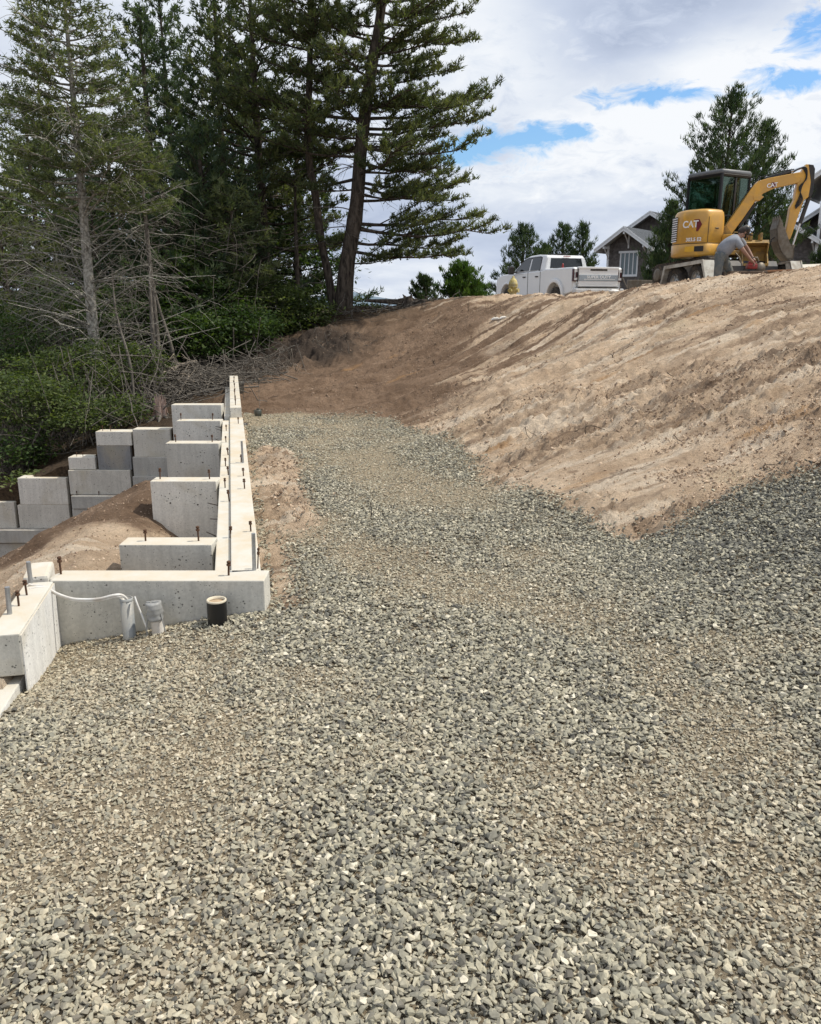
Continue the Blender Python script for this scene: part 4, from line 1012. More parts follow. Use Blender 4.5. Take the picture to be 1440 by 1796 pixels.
# --- pines on the right, and small conifers on the skyline
def skytree(px, Y, ty, sp_, c0, nb_, lab, seed, mat='shorepine', name='pine_tree', basepy=None, **kw):
    b_, H = treeat(px, Y, ty)
    k = dict(tuft=.20, bw=.032, K=15, sec=9, dens=.15, elev=(.75, 1.6), curve=.1, up=.85, dome=1.05, minr=.16, secang=.6, tspread=.5, group='pines on the skyline'); k.update(kw)
    return conifer(name, lab, b_, H, .1, c0, sp_, nb_, rgf(seed), mat, **k)
skytree(1263, 33, 172, 2.75, .06, 105, 'large bushy pine rising behind the excavator cab', 501, tuft=.2, dens=.13)
skytree(1318, 33.5, 222, 1.6, .10, 64, 'second pine stem with its own tip, right of the large bushy pine', 502, dens=.17)
skytree(1166, 31, 362, .95, .05, 50, 'small dense pine in front of the shingled house', 503, dens=.15, elev=(.4, 1.2))
skytree(1452, 27, 428, .8, .05, 36, 'clipped looking pine cut off by the right edge', 504, dens=.15, elev=(.3, 1.0))
skytree(912, 41, 403, 1.7, .05, 60, 'wide ragged pine behind the truck cab', 505, elev=(.35, 1.3))
skytree(984, 43, 400, 1.25, .06, 44, 'pointed pine behind the truck roof', 506, elev=(.5, 1.3))
skytree(1020, 42, 397, .85, .05, 36, 'narrow upright pine right of the truck roof', 507, elev=(.9, 1.7))
skytree(950, 46, 432, 1.3, .05, 36, 'low pine filling the gap behind the truck', 508, elev=(.35, 1.2))
skytree(745, 27, 489, .45, .05, 24, 'small round conifer sapling beside the uprooted stump', 509, 'shorepine', tuft=.11, bw=.03, dens=.13)
skytree(806, 24, 470, .62, .04, 44, 'bright green bushy young conifer on the bank crest', 510, 'fern', tuft=.13, bw=.03, dens=.12, elev=(.4, 1.3))
skytree(838, 27, 503, .45, .04, 22, 'small green sapling left of the truck nose', 511, 'fern', tuft=.12, bw=.03, dens=.14, elev=(.4, 1.2))

# --- brush pile, logs, stumps, roots
def sticks(name, n, fn, rr, mat, label, kind='stuff', seed=1, seg=6, k=4, cat=None):
    rg = rgf(seed); P, Rd = [], []
    for i in range(n):
        p0, d, L = fn(rg); s_ = np.linspace(-.5, .5, seg); b = rg.normal(0, .16, 3) * L
        q = np.array(p0) + np.array(d) * L * s_[:, None] + b * (s_[:, None] ** 2) + rg.normal(0, .012, (seg, 3)) * L ** .5
        zg = height(q[:, 0], q[:, 1], True); q[:, 2] = np.maximum(q[:, 2], zg + .004)
        r = rg.uniform(*rr); P.append(q); Rd.append(r * (1 - .55 * (s_ + .5)))
    A_ = Acc(); A_.add(*strips(np.array(P), np.array(Rd), k)); o = A_.build(name, M[mat]); return tag(o, label, cat, kind=kind)
def f_pile(cx, cy, rx, ry, h, lmin, lmax, fl=.25):
    def f(rg):
        x = cx + rg.normal(0, rx); y = cy + rg.normal(0, ry); z = hz1(x, y) + abs(rg.normal(0, h)); d = rg.normal(0, 1, 3) * [1, .6, fl]; d /= np.linalg.norm(d); return (x, y, z), d, rg.uniform(lmin, lmax)
    return f
c = at(395, 640, 15.3); sticks('brush_pile', 210, f_pile(c.x - .15, 15.2, .42, .45, .18, .4, 1.5), (.004, .013), 'deadwood', 'tangled heap of dead twigs and branches', seed=21)
c = at(330, 650, 14.8); sticks('brush_pile', 260, f_pile(c.x, 14.9, .6, .8, .16, .3, 1.3), (.004, .016), 'deadwood', 'grey dead branches strewn left of the heap', seed=22)
c = at(455, 620, 16.2); sticks('brush_pile', 45, f_pile(c.x, 16.3, .3, .5, .15, .4, 1.3, .5), (.003, .010), 'deadwood', 'fine dead twigs against the dark bank', seed=23)
def f_haze(px0, px1, py0, py1, Y0, Y1):
    def f(rg):
        p = at(rg.uniform(px0, px1), rg.uniform(py0, py1), rg.uniform(Y0, Y1)); d = rg.normal(0, 1, 3) * [1, .5, .7] + [0, 0, .15]; d /= np.linalg.norm(d); return tuple(p), d, rg.uniform(.3, 1.3)
    return f
sticks('bare_twigs', 520, f_haze(-10, 260, 400, 640, 14.6, 16.5), (.003, .0062), 'twiggrey', 'haze of fine bare grey twigs round the foot of the grey spruce', seed=31)
sticks('bare_twigs', 200, f_haze(250, 460, 400, 620, 17, 19), (.003, .006), 'deadwood', 'bare dark twigs in the shade of the wood', seed=32)
c = at(90, 800, 11.9); sticks('bare_twigs', 170, f_pile(c.x, 12.3, 1.2, .4, .5, .5, 1.4, 1.5), (.004, .011), 'deadwood', 'bare upright twigs under the left bushes', seed=24)
c = at(545, 605, 17.0); sticks('hanging_roots', 90, f_pile(c.x, 17.2, .95, .6, .08, .12, .5, 1.2), (.002, .007), 'deadwood', 'torn roots hanging out of the dark bank', seed=25)
c = at(470, 660, 15.2); sticks('hanging_roots', 60, f_pile(c.x, 15.4, .3, .3, .12, .15, .5, 1.6), (.003, .008), 'palewood', 'small pale roots at the foot of the bank', seed=26)
c = at(690, 540, 19.3); sticks('twig_litter', 130, f_pile(c.x, 19.5, 1.2, .5, .04, .15, .7, .3), (.004, .012), 'deadwood', 'twigs lying along the crest by the stump', seed=27)
sticks('root_bits', 70, lambda rg: ((lambda x, y: (x, y, hz1(x, y) + .015))(rg.uniform(.2, 5), rg.uniform(5.6, 12)), (lambda d: d / np.linalg.norm(d))(rg.normal(0, 1, 3) * [1, .7, .25]), rg.uniform(.05, .28)), (.002, .0045), 'rebar', 'thin dark root bits lying on the bank', seed=28)
for i, (a, b, Y, r, m_, lab) in enumerate([((330, 693), (400, 683), 14.2, .055, 'deadwood', 'grey log lying behind the farthest piers'), ((283, 655), (345, 632), 15.5, .04, 'palewood', 'pale thin log lying high on the brush pile'),
      ((310, 652), (340, 668), 14.6, .028, 'palewood', 'bleached forked branch in the middle of the brush pile'), ((316, 690), (336, 650), 14.4, .02, 'palewood', 'pale branch propped upright on the grey log'), ((290, 640), (330, 672), 15, .022, 'palewood', 'crooked pale branch at the left of the pile'), ((350, 655), (372, 690), 14.3, .016, 'palewood', 'thin pale branch crossing the grey log')]):
    A0 = at(*a, Y); B0 = at(*b, Y + .25); rg = rgf(600 + i); n_ = 7; pts = [A0.lerp(B0, k / (n_ - 1)) + Vector(rg.normal(0, .02, 3)) for k in range(n_)]
    zmin = min(p.z - hz1(p.x, p.y) for p in pts)
    tg = thing('fallen_log' if r > .03 else 'fallen_branch', lab, 'log' if r > .03 else 'branch', pts[0]); 
    MB().tube([p - pts[0] for p in pts], [r * (1 - .35 * k / n_) for k in range(n_)], 9).build('stem', M[m_], tg)
    mb = MB()
    for k in range(3):
        q = pts[2 + k] - pts[0]; mb.tube([q, q + Vector((rg.normal(0, .12), rg.normal(0, .1), rg.uniform(.05, .25))), q + Vector((rg.normal(0, .2), rg.normal(0, .2), rg.uniform(.1, .4)))], [r * .4, r * .28, r * .12], 5)
    mb.build('side_branch', M[m_], tg)
# shredded stump by the piers
p = at(282, 724, 12.1); z = hz1(p.x, 12.1); st = thing('tree_stump', 'splintered reddish stump left of the farthest pier', 'stump', (p.x, 12.1, z - .05))
mb = MB(); rg = rgf(9)
for i in range(46):
    a = rg.uniform(0, 6.28); r = .095 * math.sqrt(rg.uniform(0, 1)); h = rg.uniform(.16, .42) * (1.15 - r * 3); x, y = r * math.cos(a), r * math.sin(a); w = rg.uniform(.009, .02)
    mb.tube([(x * 1.25, y * 1.25, 0), (x, y, h * .6), (x * .9 + rg.normal(0, .01), y * .9, h)], [w * 1.3, w, w * .25], 4, smooth=False)
mb.build('splinter_core', M['redwood'], st)
mb = MB()
for i in range(7):
    a = i * .9 + .3; mb.tube([(.08 * math.cos(a), .08 * math.sin(a), .08), (.16 * math.cos(a), .16 * math.sin(a), .03), (.27 * math.cos(a), .27 * math.sin(a), -.04)], [.03, .02, .008], 6)
mb.build('root', M['deadwood'], st)
# uprooted stump with a fallen trunk on the skyline
p = at(716, 528, 19.8); z = hz1(p.x, 19.8); st = thing('tree_stump', 'uprooted dark stump with a fallen trunk on the crest left of the conifers', 'stump', (p.x, 19.8, z))
mb = MB()
for i in range(26):
    a = rg.uniform(0, 6.28); e = rg.uniform(-.1, 1.2); L = rg.uniform(.14, .30); d = Vector((math.cos(a) * math.cos(e), .5 * math.sin(a), math.sin(e) * .8))
    mb.tube([d * .02 + Vector((0, 0, .05)), d * L * .6 + Vector((0, 0, .05)), d * L + Vector(rg.normal(0, .03, 3)) + Vector((0, 0, .03))], [.07, .04, .008], 6)
mb.lathe([(.17, -.05), (.16, .08), (.11, .17), (0, .2)], n=10); mb.build('root_ball', M['bark'], st)
mb = MB(); a = at(640, 527, 19.9); mb.tube([(-.05, 0, .06), Vector((a.x - p.x, .1, a.z - z + .0)) * .5 + Vector((0, 0, .03)), Vector((a.x - p.x, .1, a.z - z))], [.075, .055, .03], 8)
b = at(775, 532, 19.6); mb.tube([(.05, 0, .08), Vector((b.x - p.x, -.2, b.z - z + .08)) * .6, Vector((b.x - p.x, -.2, b.z - z + .02))], [.06, .045, .02], 8); mb.build('trunk', M['bark'], st)
# single roots and twigs standing out of the slope
for i, (px, py, Y, h, lab) in enumerate([(822, 546, 16, .22, 'thin upright twig near the crest, left of the hydrant'), (762, 640, 13, .10, 'short forked dark root sticking out of the dark soil'), (1030, 775, 7.6, .06, 'bent wiry root sticking out low on the bank'), (1076, 628, 10.2, .06, 'short dark twig standing on the smooth track'),
                                        (1345, 824, 6.3, .03, 'dark curved root lying at the foot of the bank'), (870, 566, 15, .05, 'small dark twig by the pale stones')]):
    p = at(px, py, Y)
    for _ in range(12):
        zz = hz1(p.x, p.y, True); 
        if p.z > zz + .01: p = at(px, py, p.y + .15)
        elif p.z < zz - .02: p = at(px, py, p.y - .15)
    z = hz1(p.x, p.y, True); mb = MB()
    if i in (2, 4): mb.tube(smooth_pts([Vector((p.x - .02, p.y, z - .01)), Vector((p.x - .02, p.y, z + h)), Vector((p.x + .06, p.y, z + h * 1.1)), Vector((p.x + .16, p.y, z + h * .5))], 4), .0035, 5)
    else: mb.tube([(p.x, p.y, z - .02), (p.x - .015, p.y, z + h * .5), (p.x + .01, p.y, z + h)], [.006, .005, .002], 5).tube([(p.x - .015, p.y, z + h * .5), (p.x - .05, p.y, z + h * .85)], [.004, .002], 5)
    tag(mb.build('root_twig', M['rebar']), lab, 'twig')

print('NEEDLES', sum(NT_), NT_)
# ------------------------------------------------------------------ man-made things on the crest
M['yellow'] = pm('machine_yellow', (.70, .37, .04), .42, 0, .10, 5, (.36, .22, .09), .05, coat=.25)
M['yellowdirty'] = pm('worn_machine_yellow', (.40, .24, .06), .7, 0, .25, 9, (.10, .075, .05), .5)
M['charcoal'] = pm('charcoal_steel', (.016, .018, .022), .5, .1, .2, 8, (.07, .055, .04), .1)
M['greyroof'] = pm('grey_roof_paint', (.11, .115, .12), .5, 0, .1, 8)
M['rubber'] = pm('rubber_track', (.030, .027, .024), .85, 0, .3, 14, (.14, .10, .065), .5)
M['steel'] = pm('worn_steel', (.20, .175, .14), .55, .5, .3, 14, (.12, .09, .06), .4)
M['chrome'] = pm('chrome_rod', (.6, .6, .6), .18, 1.0, .05, 8)
M['hose'] = pm('hydraulic_hose', (.012, .012, .012), .5)
M['white'] = pm('white_car_paint', (.70, .71, .71), .3, 0, .04, 3, coat=.6, bmp=0)
M['tailgrey'] = pm('brushed_applique', (.33, .37, .40), .25, .6, .1, 3, bmp=0)
M['tyre'] = pm('tyre_rubber', (.018, .018, .018), .85, 0, .2, 20, (.09, .07, .05), .25)
M['rim'] = pm('wheel_rim', (.40, .40, .39), .35, .8, .15, 9)
M['housewhite'] = pm('white_trim_paint', (.74, .75, .75), .55, 0, .06, 6)
M['soffit'] = pm('painted_soffit', (.50, .51, .50), .7, 0, .06, 6)
M['wallshingle'] = pm('dark_cedar_shingles', (.16, .142, .13), .9, 0, .5, 6, (.07, .062, .058), .4, .5, .02)
M['roofshingle'] = pm('asphalt_shingles', (.085, .095, .11), .9, 0, .35, 9, (.05, .055, .06), .4, .5, .01)
M['red'] = pm('red_plastic', (.26, .025, .022), .4, 0, .1, 9)
M['hydrant'] = pm('faded_yellow_paint', (.50, .40, .13), .65, 0, .25, 9, (.50, .48, .36), .5)
M['galvfend'] = pm('pale_fender_paint', (.52, .50, .44), .6, 0, .15, 7, (.22, .17, .12), .35)
M['rampwood'] = pm('weathered_ramp_wood', (.30, .15, .075), .85, 0, .35, 8, (.08, .06, .045), .4)
M['lettering'] = pm('white_lettering', (.85, .85, .85), .5, bmp=0)
M['letterdark'] = pm('dark_lettering', (.02, .02, .02), .5, bmp=0)
M['logored'] = pm('dark_red_badge', (.16, .018, .022), .4, bmp=0)
M['decal'] = pm('amber_decal', (.75, .42, .04), .4, bmp=0)
def glass(name, tint, rough=.05, mixf=.25):
    m, q = newmat(name)
    q.b.inputs['Base Color'].default_value = (*tint, 1); q.b.inputs['Roughness'].default_value = rough
    q.b.inputs['Transmission Weight'].default_value = mixf; q.b.inputs['Specular IOR Level'].default_value = .6
    return m
M['glass'] = glass('tinted_glass', (.010, .013, .015), .08, .0)
m_, q_ = newmat('cab_glass'); tr__ = q_.n('ShaderNodeBsdfTransparent'); tr__.inputs[0].default_value = (.50, .62, .56, 1); gl__ = q_.n('ShaderNodeBsdfGlossy'); gl__.inputs['Roughness'].default_value = .03
lw__ = q_.n('ShaderNodeLayerWeight'); lw__.inputs[0].default_value = .35; mx__ = q_.n('ShaderNodeMixShader'); q_.l(q_.m('MULTIPLY', lw__.outputs[0], .45), mx__.inputs[0]); q_.l(tr__.outputs[0], mx__.inputs[1]); q_.l(gl__.outputs[0], mx__.inputs[2]); q_.l(mx__.outputs[0], q_.o.inputs[0]); M['cabglass'] = m_
M['winglass'] = glass('window_glass', (.10, .14, .15), .04, .0)
M['lens'] = pm('red_lens', (.05, .006, .008), .2, bmp=0)
M['lensw'] = pm('clear_lens', (.55, .56, .56), .2, bmp=0)
M['decktimber'] = pm('deck_timber', (.12, .085, .06), .9, 0, .4, 10)

CAMP = Vector((0, 0, EYE))
def inplane(px, py, P0, D):
    d = at(px, py, 1) - CAMP; n = Vector((-D.y, D.x, 0)); t = n.dot(P0 - CAMP) / n.dot(d); return CAMP + d * t
def text(parent, s, loc, xax, size, mat, name='lettering', ext=.004, up=(0, 0, 1), shear=0.0, sx=1.0):
    cu = bpy.data.curves.new(name, 'FONT'); cu.body = s; cu.size = size; cu.extrude = ext; cu.align_x = 'CENTER'; cu.align_y = 'CENTER'; cu.shear = shear; cu.offset = size * .022
    cu.materials.append(mat); o = bpy.data.objects.new(name, cu); COL.objects.link(o); o.parent = parent
    x = Vector(xax).normalized(); u = Vector(up); z = x.cross(u).normalized(); u = z.cross(x)
    Mx = Matrix((x * sx, u, z)).transposed().to_4x4(); Mx.translation = Vector(loc)
    dg = bpy.context.evaluated_depsgraph_get(); me = bpy.data.meshes.new_from_object(o.evaluated_get(dg)); bpy.data.objects.remove(o)
    o = bpy.data.objects.new(name, me); COL.objects.link(o); o.parent = parent; o.matrix_local = Mx
    if not me.materials: me.materials.append(mat)
    return o
def wheel(name, parent, c, axis, r, w, rimr=.6, M4=None, tread=22):
    """tyre with tread blocks > rim with spokes"""
    ax = Vector(axis).normalized(); q = ax.to_track_quat('Z', 'Y').to_matrix().to_4x4(); T = Matrix.Translation(Vector(c)) @ q
    if M4 is not None: T = M4 @ T
    h = w / 2
    prof = [(r * rimr, -h * .85), (r * .82, -h), (r * .95, -h * .9), (r, -h * .6), (r, h * .6), (r * .95, h * .9), (r * .82, h), (r * rimr, h * .85)]
    ty = MB().lathe(prof, n=28)
    for k in range(tread):
        a = 2 * math.pi * k / tread; Rm = Matrix.Rotation(a, 4, 'Z'); ty.box(r * .985, r * 1.02, -r * .08, r * .06, -h * .8, -h * .1, 0, Rm); ty.box(r * .985, r * 1.02, -r * .02, r * .12, h * .1, h * .8, 0, Rm)
    o = ty.build(name, M['tyre'], parent, T)
    rm = MB().lathe([(r * rimr, h * .85), (r * rimr * .95, h * .5), (r * rimr * .9, h * .25), (r * .30, h * .15), (r * .26, h * .5), (0, h * .55)], n=24)
    rm.lathe([(r * rimr, -h * .85), (r * rimr * .9, -h * .25), (0, -h * .2)], n=24)
    for k in range(6):
        Rm = Matrix.Rotation(2 * math.pi * k / 6, 4, 'Z'); rm.box(r * .2, r * rimr * .92, -r * .055, r * .055, h * .2, h * .55, .006, Rm)
    rim = rm.build('rim', M['rim'], o, T); return o

# --- house: shingled walls, white rake boards, brackets, window
def house(label, P, rz, hw, eave, ridge, depth, of=.9, osd=.55, window=True, base=1.2, wx=.15, group=None, brackets=True, nwin=4):
    """P = centre of the gable wall's foot; eave, ridge are roof heights (z) at eave edge and ridge"""
    t = thing('house', label, 'house', (P[0], P[1], 0), (0, 0, rz))
    E = hw + osd; sl = (ridge - eave) / E
    zt = lambda x: ridge - abs(x) * sl
    # wall in clapped courses, each course slightly proud of the one above
    mb = MB(); z = base
    while z < ridge - .2:
        z1 = z + .15; w0 = min(hw, (ridge - .14 - z) / sl); w1 = min(hw, (ridge - .14 - z1) / sl)
        if w1 < .06: break
        mb.add([(-w0, -.028, z), (w0, -.028, z), (w1, -.004, z1), (-w1, -.004, z1), (-w0, 0, z), (w0, 0, z)], [(0, 1, 2, 3), (4, 5, 1, 0)])
        # shingle butts: alternating proud pieces
        n = int(2 * w1 / .16)
        for k in range(n):
            if random.random() < .55: x0 = -w1 + k * .16 + random.uniform(0, .02); mb.box(x0, x0 + .15, -.036, -.006, z + .004, z1 - .03)
        z = z1
    ez = ridge - (hw + .0) * sl - .14
    mb.box(-hw, -hw + .02, 0, depth, base, ez).box(hw - .02, hw, 0, depth, base, ez)
    z = base
    while z < ez - .1:
        for sx_ in (-1, 1): mb.add([(sx_ * (hw + .028), 0, z), (sx_ * (hw + .028), depth, z), (sx_ * (hw + .004), depth, z + .15), (sx_ * (hw + .004), 0, z + .15)], [(0, 1, 2, 3)])
        z += .15
    mb.box(-hw, hw, depth - .02, depth, base, ez); mb.build('wall', M['wallshingle'], t)
    for sg in (-1, 1):
        rf = MB(); nC_ = max(4, int(math.hypot(E, ridge - eave) / .17))
        for k in range(nC_):      # shingle courses down the slope
            a, b = k / nC_, (k + 1) / nC_; x0, x1 = sg * E * a, sg * E * b; z0, z1_ = ridge - abs(x0) * sl, ridge - abs(x1) * sl
            y = -of
            while y < depth + .4:
                L = random.uniform(.5, .9); y2 = min(y + L, depth + .4); d = random.uniform(.0, .008)
                rf.add([(x0, y, z0 + .045), (x0, y2, z0 + .045), (x1, y2, z1_ + .058 + d), (x1, y, z1_ + .058 + d), (x1, y2, z1_ + .03), (x1, y, z1_ + .03)], [(0, 1, 2, 3), (3, 2, 4, 5)]); y = y2 + .01
        roof = rf.build('roof', M['roofshingle'], t)
        MB().prism([(0, ridge), (sg * E, eave), (sg * E, eave - .05), (0, ridge - .05 * 1)], -of + .03, depth + .35, lambda p, q, tt: (p, tt, q)).build('soffit', M['soffit'], t)
        MB().prism([(0, ridge + .05), (sg * (E + .05), eave + .02), (sg * (E + .05), eave - .22), (0, ridge - .22)], -of - .035, -of, lambda p, q, tt: (p, tt, q)).prism([(0, ridge + .065), (sg * (E + .07), eave + .035), (sg * (E + .07), eave - .05), (0, ridge - .03)], -of - .06, -of - .038, lambda p, q, tt: (p, tt, q)).build('rake_board', M['housewhite'], t)
        MB().box(min(sg * E, sg * (E + .04)), max(sg * E, sg * (E + .04)), -of + .002, depth + .35, eave - .18, eave + .02).build('fascia', M['housewhite'], t)
        MB().box(sg * (hw + .03) - .07, sg * (hw + .03) + .07, -.05, .06, base, ez + .05).build('corner_board', M['housewhite'], t)
        if brackets:
            x = sg * (hw - .02); zb_ = zt(x) - .2
            MB().box(x - .05, x + .05, -of + .02, -.04, zb_ - .14, zb_).tube([(x, -.06, zb_ - .75), (x, -of * .45, zb_ - .4), (x, -of + .1, zb_ - .1)], .045, 4, smooth=False).build('bracket', M['housewhite'], t)
    if brackets:
        MB().box(-.05, .05, -of + .02, -.04, ridge - .42, ridge - .24).tube([(0, -.06, ridge - 1.0), (0, -of * .4, ridge - .7), (0, -of + .1, ridge - .35)], .045, 4, smooth=False).box(-.05, .05, -.05, -.03, ridge - 1.25, ridge - .3).build('bracket', M['housewhite'], t)
    if window:
        ww, wz0, wz1 = .62, eave - 1.55, eave - .22
        fr = MB().box(wx - ww, wx + ww, -.07, -.04, wz0 - .14, wz0, .006).box(wx - ww - .10, wx + ww + .10, -.085, -.04, wz1, wz1 + .14, .006)
        fr.box(wx - ww, wx - ww + .09, -.07, -.04, wz0, wz1).box(wx + ww - .09, wx + ww, -.07, -.04, wz0, wz1)
        for k in range(1, nwin): x = wx - ww + .05 + (2 * ww - .1) * k / nwin; fr.box(x - .03, x + .03, -.066, -.04, wz0, wz1)
        w_ = fr.build('window', M['housewhite'], t)
        for k in range(nwin):
            a = wx - ww + .05 + (2 * ww - .1) * k / nwin; b = wx - ww + .05 + (2 * ww - .1) * (k + 1) / nwin
            MB().box(a + .045, b - .045, -.046, -.038, wz0 + .01, wz1 - .01).build('pane', M['winglass'], w_)
    return t
RZ = -math.atan2(.6, .8)
ap = at(1094.4, 398, 55); RD = Vector((.6, .8, 0))
P = ap + RD * .95
house('shingled house with a white gable and four pane window behind the truck', (P.x, P.y), RZ, 1.35, ap.z - 1.33, ap.z, 7, .95, .55, True, 1.0, .10)
ap = at(1140.5, 371, 60); P = ap + RD * .8
house('taller shingled gable rising behind the small pine', (P.x, P.y), RZ, 2.6, ap.z - 2.0, ap.z, 7, .8, .6, False, 1.0, brackets=False)
ap = at(1376, 384, 46); P = ap + RD * .95
house('dark shingled house gable seen behind the excavator arm', (P.x, P.y), RZ, 1.5, ap.z - 1.25, ap.z, 6, .95, .5, False, 1.2)
ap = at(1472, 344, 50); P = ap + RD * .8
house('higher white edged gable at the right edge above the dark house', (P.x, P.y), RZ, 2.4, ap.z - 1.9, ap.z, 6, .8, .5, False, 1.2, brackets=False)
ap = at(1492, 262, 44); P = ap + RD * .8
house('highest roof corner, cut off by the right edge over the excavator arm', (P.x, P.y), RZ, 1.15, ap.z - 1.7, ap.z, 5, .8, 1.25, False, 1.2, brackets=False)

# --- white pickup truck
tk = thing('pickup_truck', 'white crew cab pickup truck parked behind the crest', 'truck', (6.62, 30, 1.24), (R(0), 0, R(110)))
def fn(p, q, t): return (p, t, q)
def arch(cx, r, z0, a0=180, a1=0, n=9): return [(cx + r * math.cos(R(a0 + (a1 - a0) * k / n)), z0 + r * math.sin(R(a0 + (a1 - a0) * k / n))) for k in range(n + 1)]
side = [(.12, .62), (.12, 1.0), (.05, 1.40), (.12, 1.46), (2.18, 1.46), (2.3, 1.42), (4.7, 1.36), (5.6, 1.34), (6.05, 1.26), (6.2, 1.1), (6.22, .62), (6.05, .5), (5.66, .5)] + arch(5.18, .50, .44, 8, 172)[1:] + [(4.66, .42), (1.82, .42)] + arch(1.30, .52, .44, 2, 178) + [(.74, .5)]
bd = MB()
for sg in (-1, 1): bd.prism(side, sg * .80, sg * .985, fn, .045)
core = [(.10, .6), (.10, .95), (2.15, .95), (2.15, 1.43), (4.6, 1.40), (5.5, 1.36), (6.02, 1.28), (6.16, 1.1), (6.18, .62), (6.0, .55)]
bd.prism(core, -.801, .801, fn, .03)
bd.build('body', M['white'], tk)
for sg in (-1, 1):     # flared arches
    for cx in (1.30, 5.18):
        a = arch(cx, .66 if cx < 2 else .6, .44, 178, 2, 12); b = arch(cx, .52, .44, 2, 178, 12)
        MB().prism(a + b, sg * .93, sg * (1.06 if cx < 2 else 1.03), fn, .03).build('wheel_arch', M['white'], tk)
        wheel('wheel', tk, (cx, sg * .86, .40), (0, sg, 0), .40, .27)
def fcab(p, q, t): return (p, t * (1 - .17 * max(0, (q - 1.4)) / .6), q)
cab = [(2.22, 1.40), (2.30, 1.88), (2.42, 1.97), (3.0, 2.01), (3.7, 1.99), (4.05, 1.90), (4.85, 1.38)]
MB().prism(cab, -.93, .93, fcab, .05).build('cab', M['white'], tk)
def sidewin(poly, sg): return MB().prism(poly, sg * .925, sg * .942, fcab)
for sg in (-1, 1):
    sidewin([(2.62, 1.44), (2.68, 1.86), (2.80, 1.90), (3.38, 1.91), (3.38, 1.44)], sg).build('side_window', M['glass'], tk)
    sidewin([(3.50, 1.44), (3.50, 1.91), (3.78, 1.88), (4.0, 1.82), (4.52, 1.46), (4.50, 1.43)], sg).build('side_window', M['glass'], tk)
    MB().prism([(2.58, 1.42), (2.64, 1.90), (2.80, 1.945), (3.75, 1.925), (4.05, 1.86), (4.62, 1.46), (4.5, 1.42), (4.42, 1.45), (3.98, 1.79), (3.74, 1.86), (2.82, 1.88), (2.72, 1.84), (2.68, 1.42)], sg * .926, sg * .936, fcab).build('window_trim', M['charcoal'], tk)
    MB().box(2.44, 2.47, sg * .986 - .003, sg * .986 + .003, .5, 1.38).box(3.42, 3.45, sg * .986 - .003, sg * .986 + .003, .5, 1.38).box(4.55, 4.57, sg * .986 - .003, sg * .986 + .003, .55, 1.3).build('door_seam', M['charcoal'], tk)
    for x in (2.62, 3.62): MB().box(x, x + .20, sg * 1.0 - .018, sg * 1.0 + .018, 1.18, 1.225, .01).build('door_handle', M['charcoal'], tk)
    m_ = MB().box(4.42, 4.56, sg * 1.18 - .11, sg * 1.18 + .11, 1.32, 1.62, .03).box(4.44, 4.52, sg * 1.02 - .07, sg * 1.02 + .07, 1.38, 1.44, .01); m_.build('mirror', M['charcoal'], tk)
    MB().box(.06, .16, sg * .90 - .085, sg * .90 + .095, .98, 1.40, .012).build('tail_light', M['lens'], tk)
    MB().box(.045, .062, sg * .90 - .06, sg * .90 + .06, 1.29, 1.36).box(.045, .062, sg * .90 - .06, sg * .90 + .06, 1.02, 1.10).box(.045, .062, sg * .90 + .02, sg * .90 + .05, 1.08, 1.3).build('lamp_insert', M['lensw'], tk)
    MB().box(.035, .07, sg * .90 - .092, sg * .90 - .062, .96, 1.42).build('lamp_bezel', M['charcoal'], tk)
    MB().box(6.10, 6.235, sg * .80 - .13, sg * .80 + .13, .98, 1.20, .03).build('headlight', M['lensw'], tk)
    MB().box(4.75, 4.80, sg * .99 - .004, sg * .99 + .004, .9, 1.2, .002).build('side_vent', M['charcoal'], tk)
# rear window
def frear(y, z): x = 2.22 + (z - 1.40) * .165 - .012; return Vector((x, y, z))
gl = [frear(-.70, 1.50), frear(.70, 1.50), frear(.64, 1.86), frear(-.64, 1.86)]
MB().add(gl + [g_ + Vector((.03, 0, 0)) for g_ in gl], [(0, 1, 2, 3), (0, 4, 5, 1), (1, 5, 6, 2), (2, 6, 7, 3), (3, 7, 4, 0), (7, 6, 5, 4)]).build('rear_window', M['glass'], tk)
MB().box(2.20, 2.30, -.13, .13, 1.915, 1.945, .006).build('brake_light', M['red'], tk)
MB().box(2.5, 3.3, -.15, .1, 2.005, 2.04, .01).build('roof_marker', M['charcoal'], tk)
tg_ = MB().box(.02, .10, -.80, .80, .80, 1.42, .02).box(.0, .12, -.82, .82, 1.40, 1.475, .02); tgo = tg_.build('tailgate', M['white'], tk)
MB().box(.008, .03, -.34, .34, 1.335, 1.46, .006).box(-.002, .012, -.12, .12, 1.385, 1.41).build('handle_panel', M['black'], tgo)
MB().box(.004, .03, -.79, .79, .99, 1.20, .008).build('applique', M['tailgrey'], tgo)
MB().box(-.004, .01, -.66, .60, 1.035, 1.06).build('chrome_strip', M['lensw'], tgo)
text(tgo, 'SUPER DUTY', (.000, 0, 1.125), (0, -1, 0), .125, M['white'], 'raised_lettering', .004, sx=1.35)
MB().box(-.12, .12, -.99, .99, .52, .74, .04).build('bumper', M['lensw'], tk); MB().box(-.06, .06, -.80, .80, .75, .79, .01).build('bumper_step', M['black'], tk)
MB().lathe([(.0, 0), (.05, 0), (.045, .02), (.035, .14), (.02, .2), (0, .2)], c=(1.9, .36, 1.46), n=14).build('warning_cone', M['red'], tk)

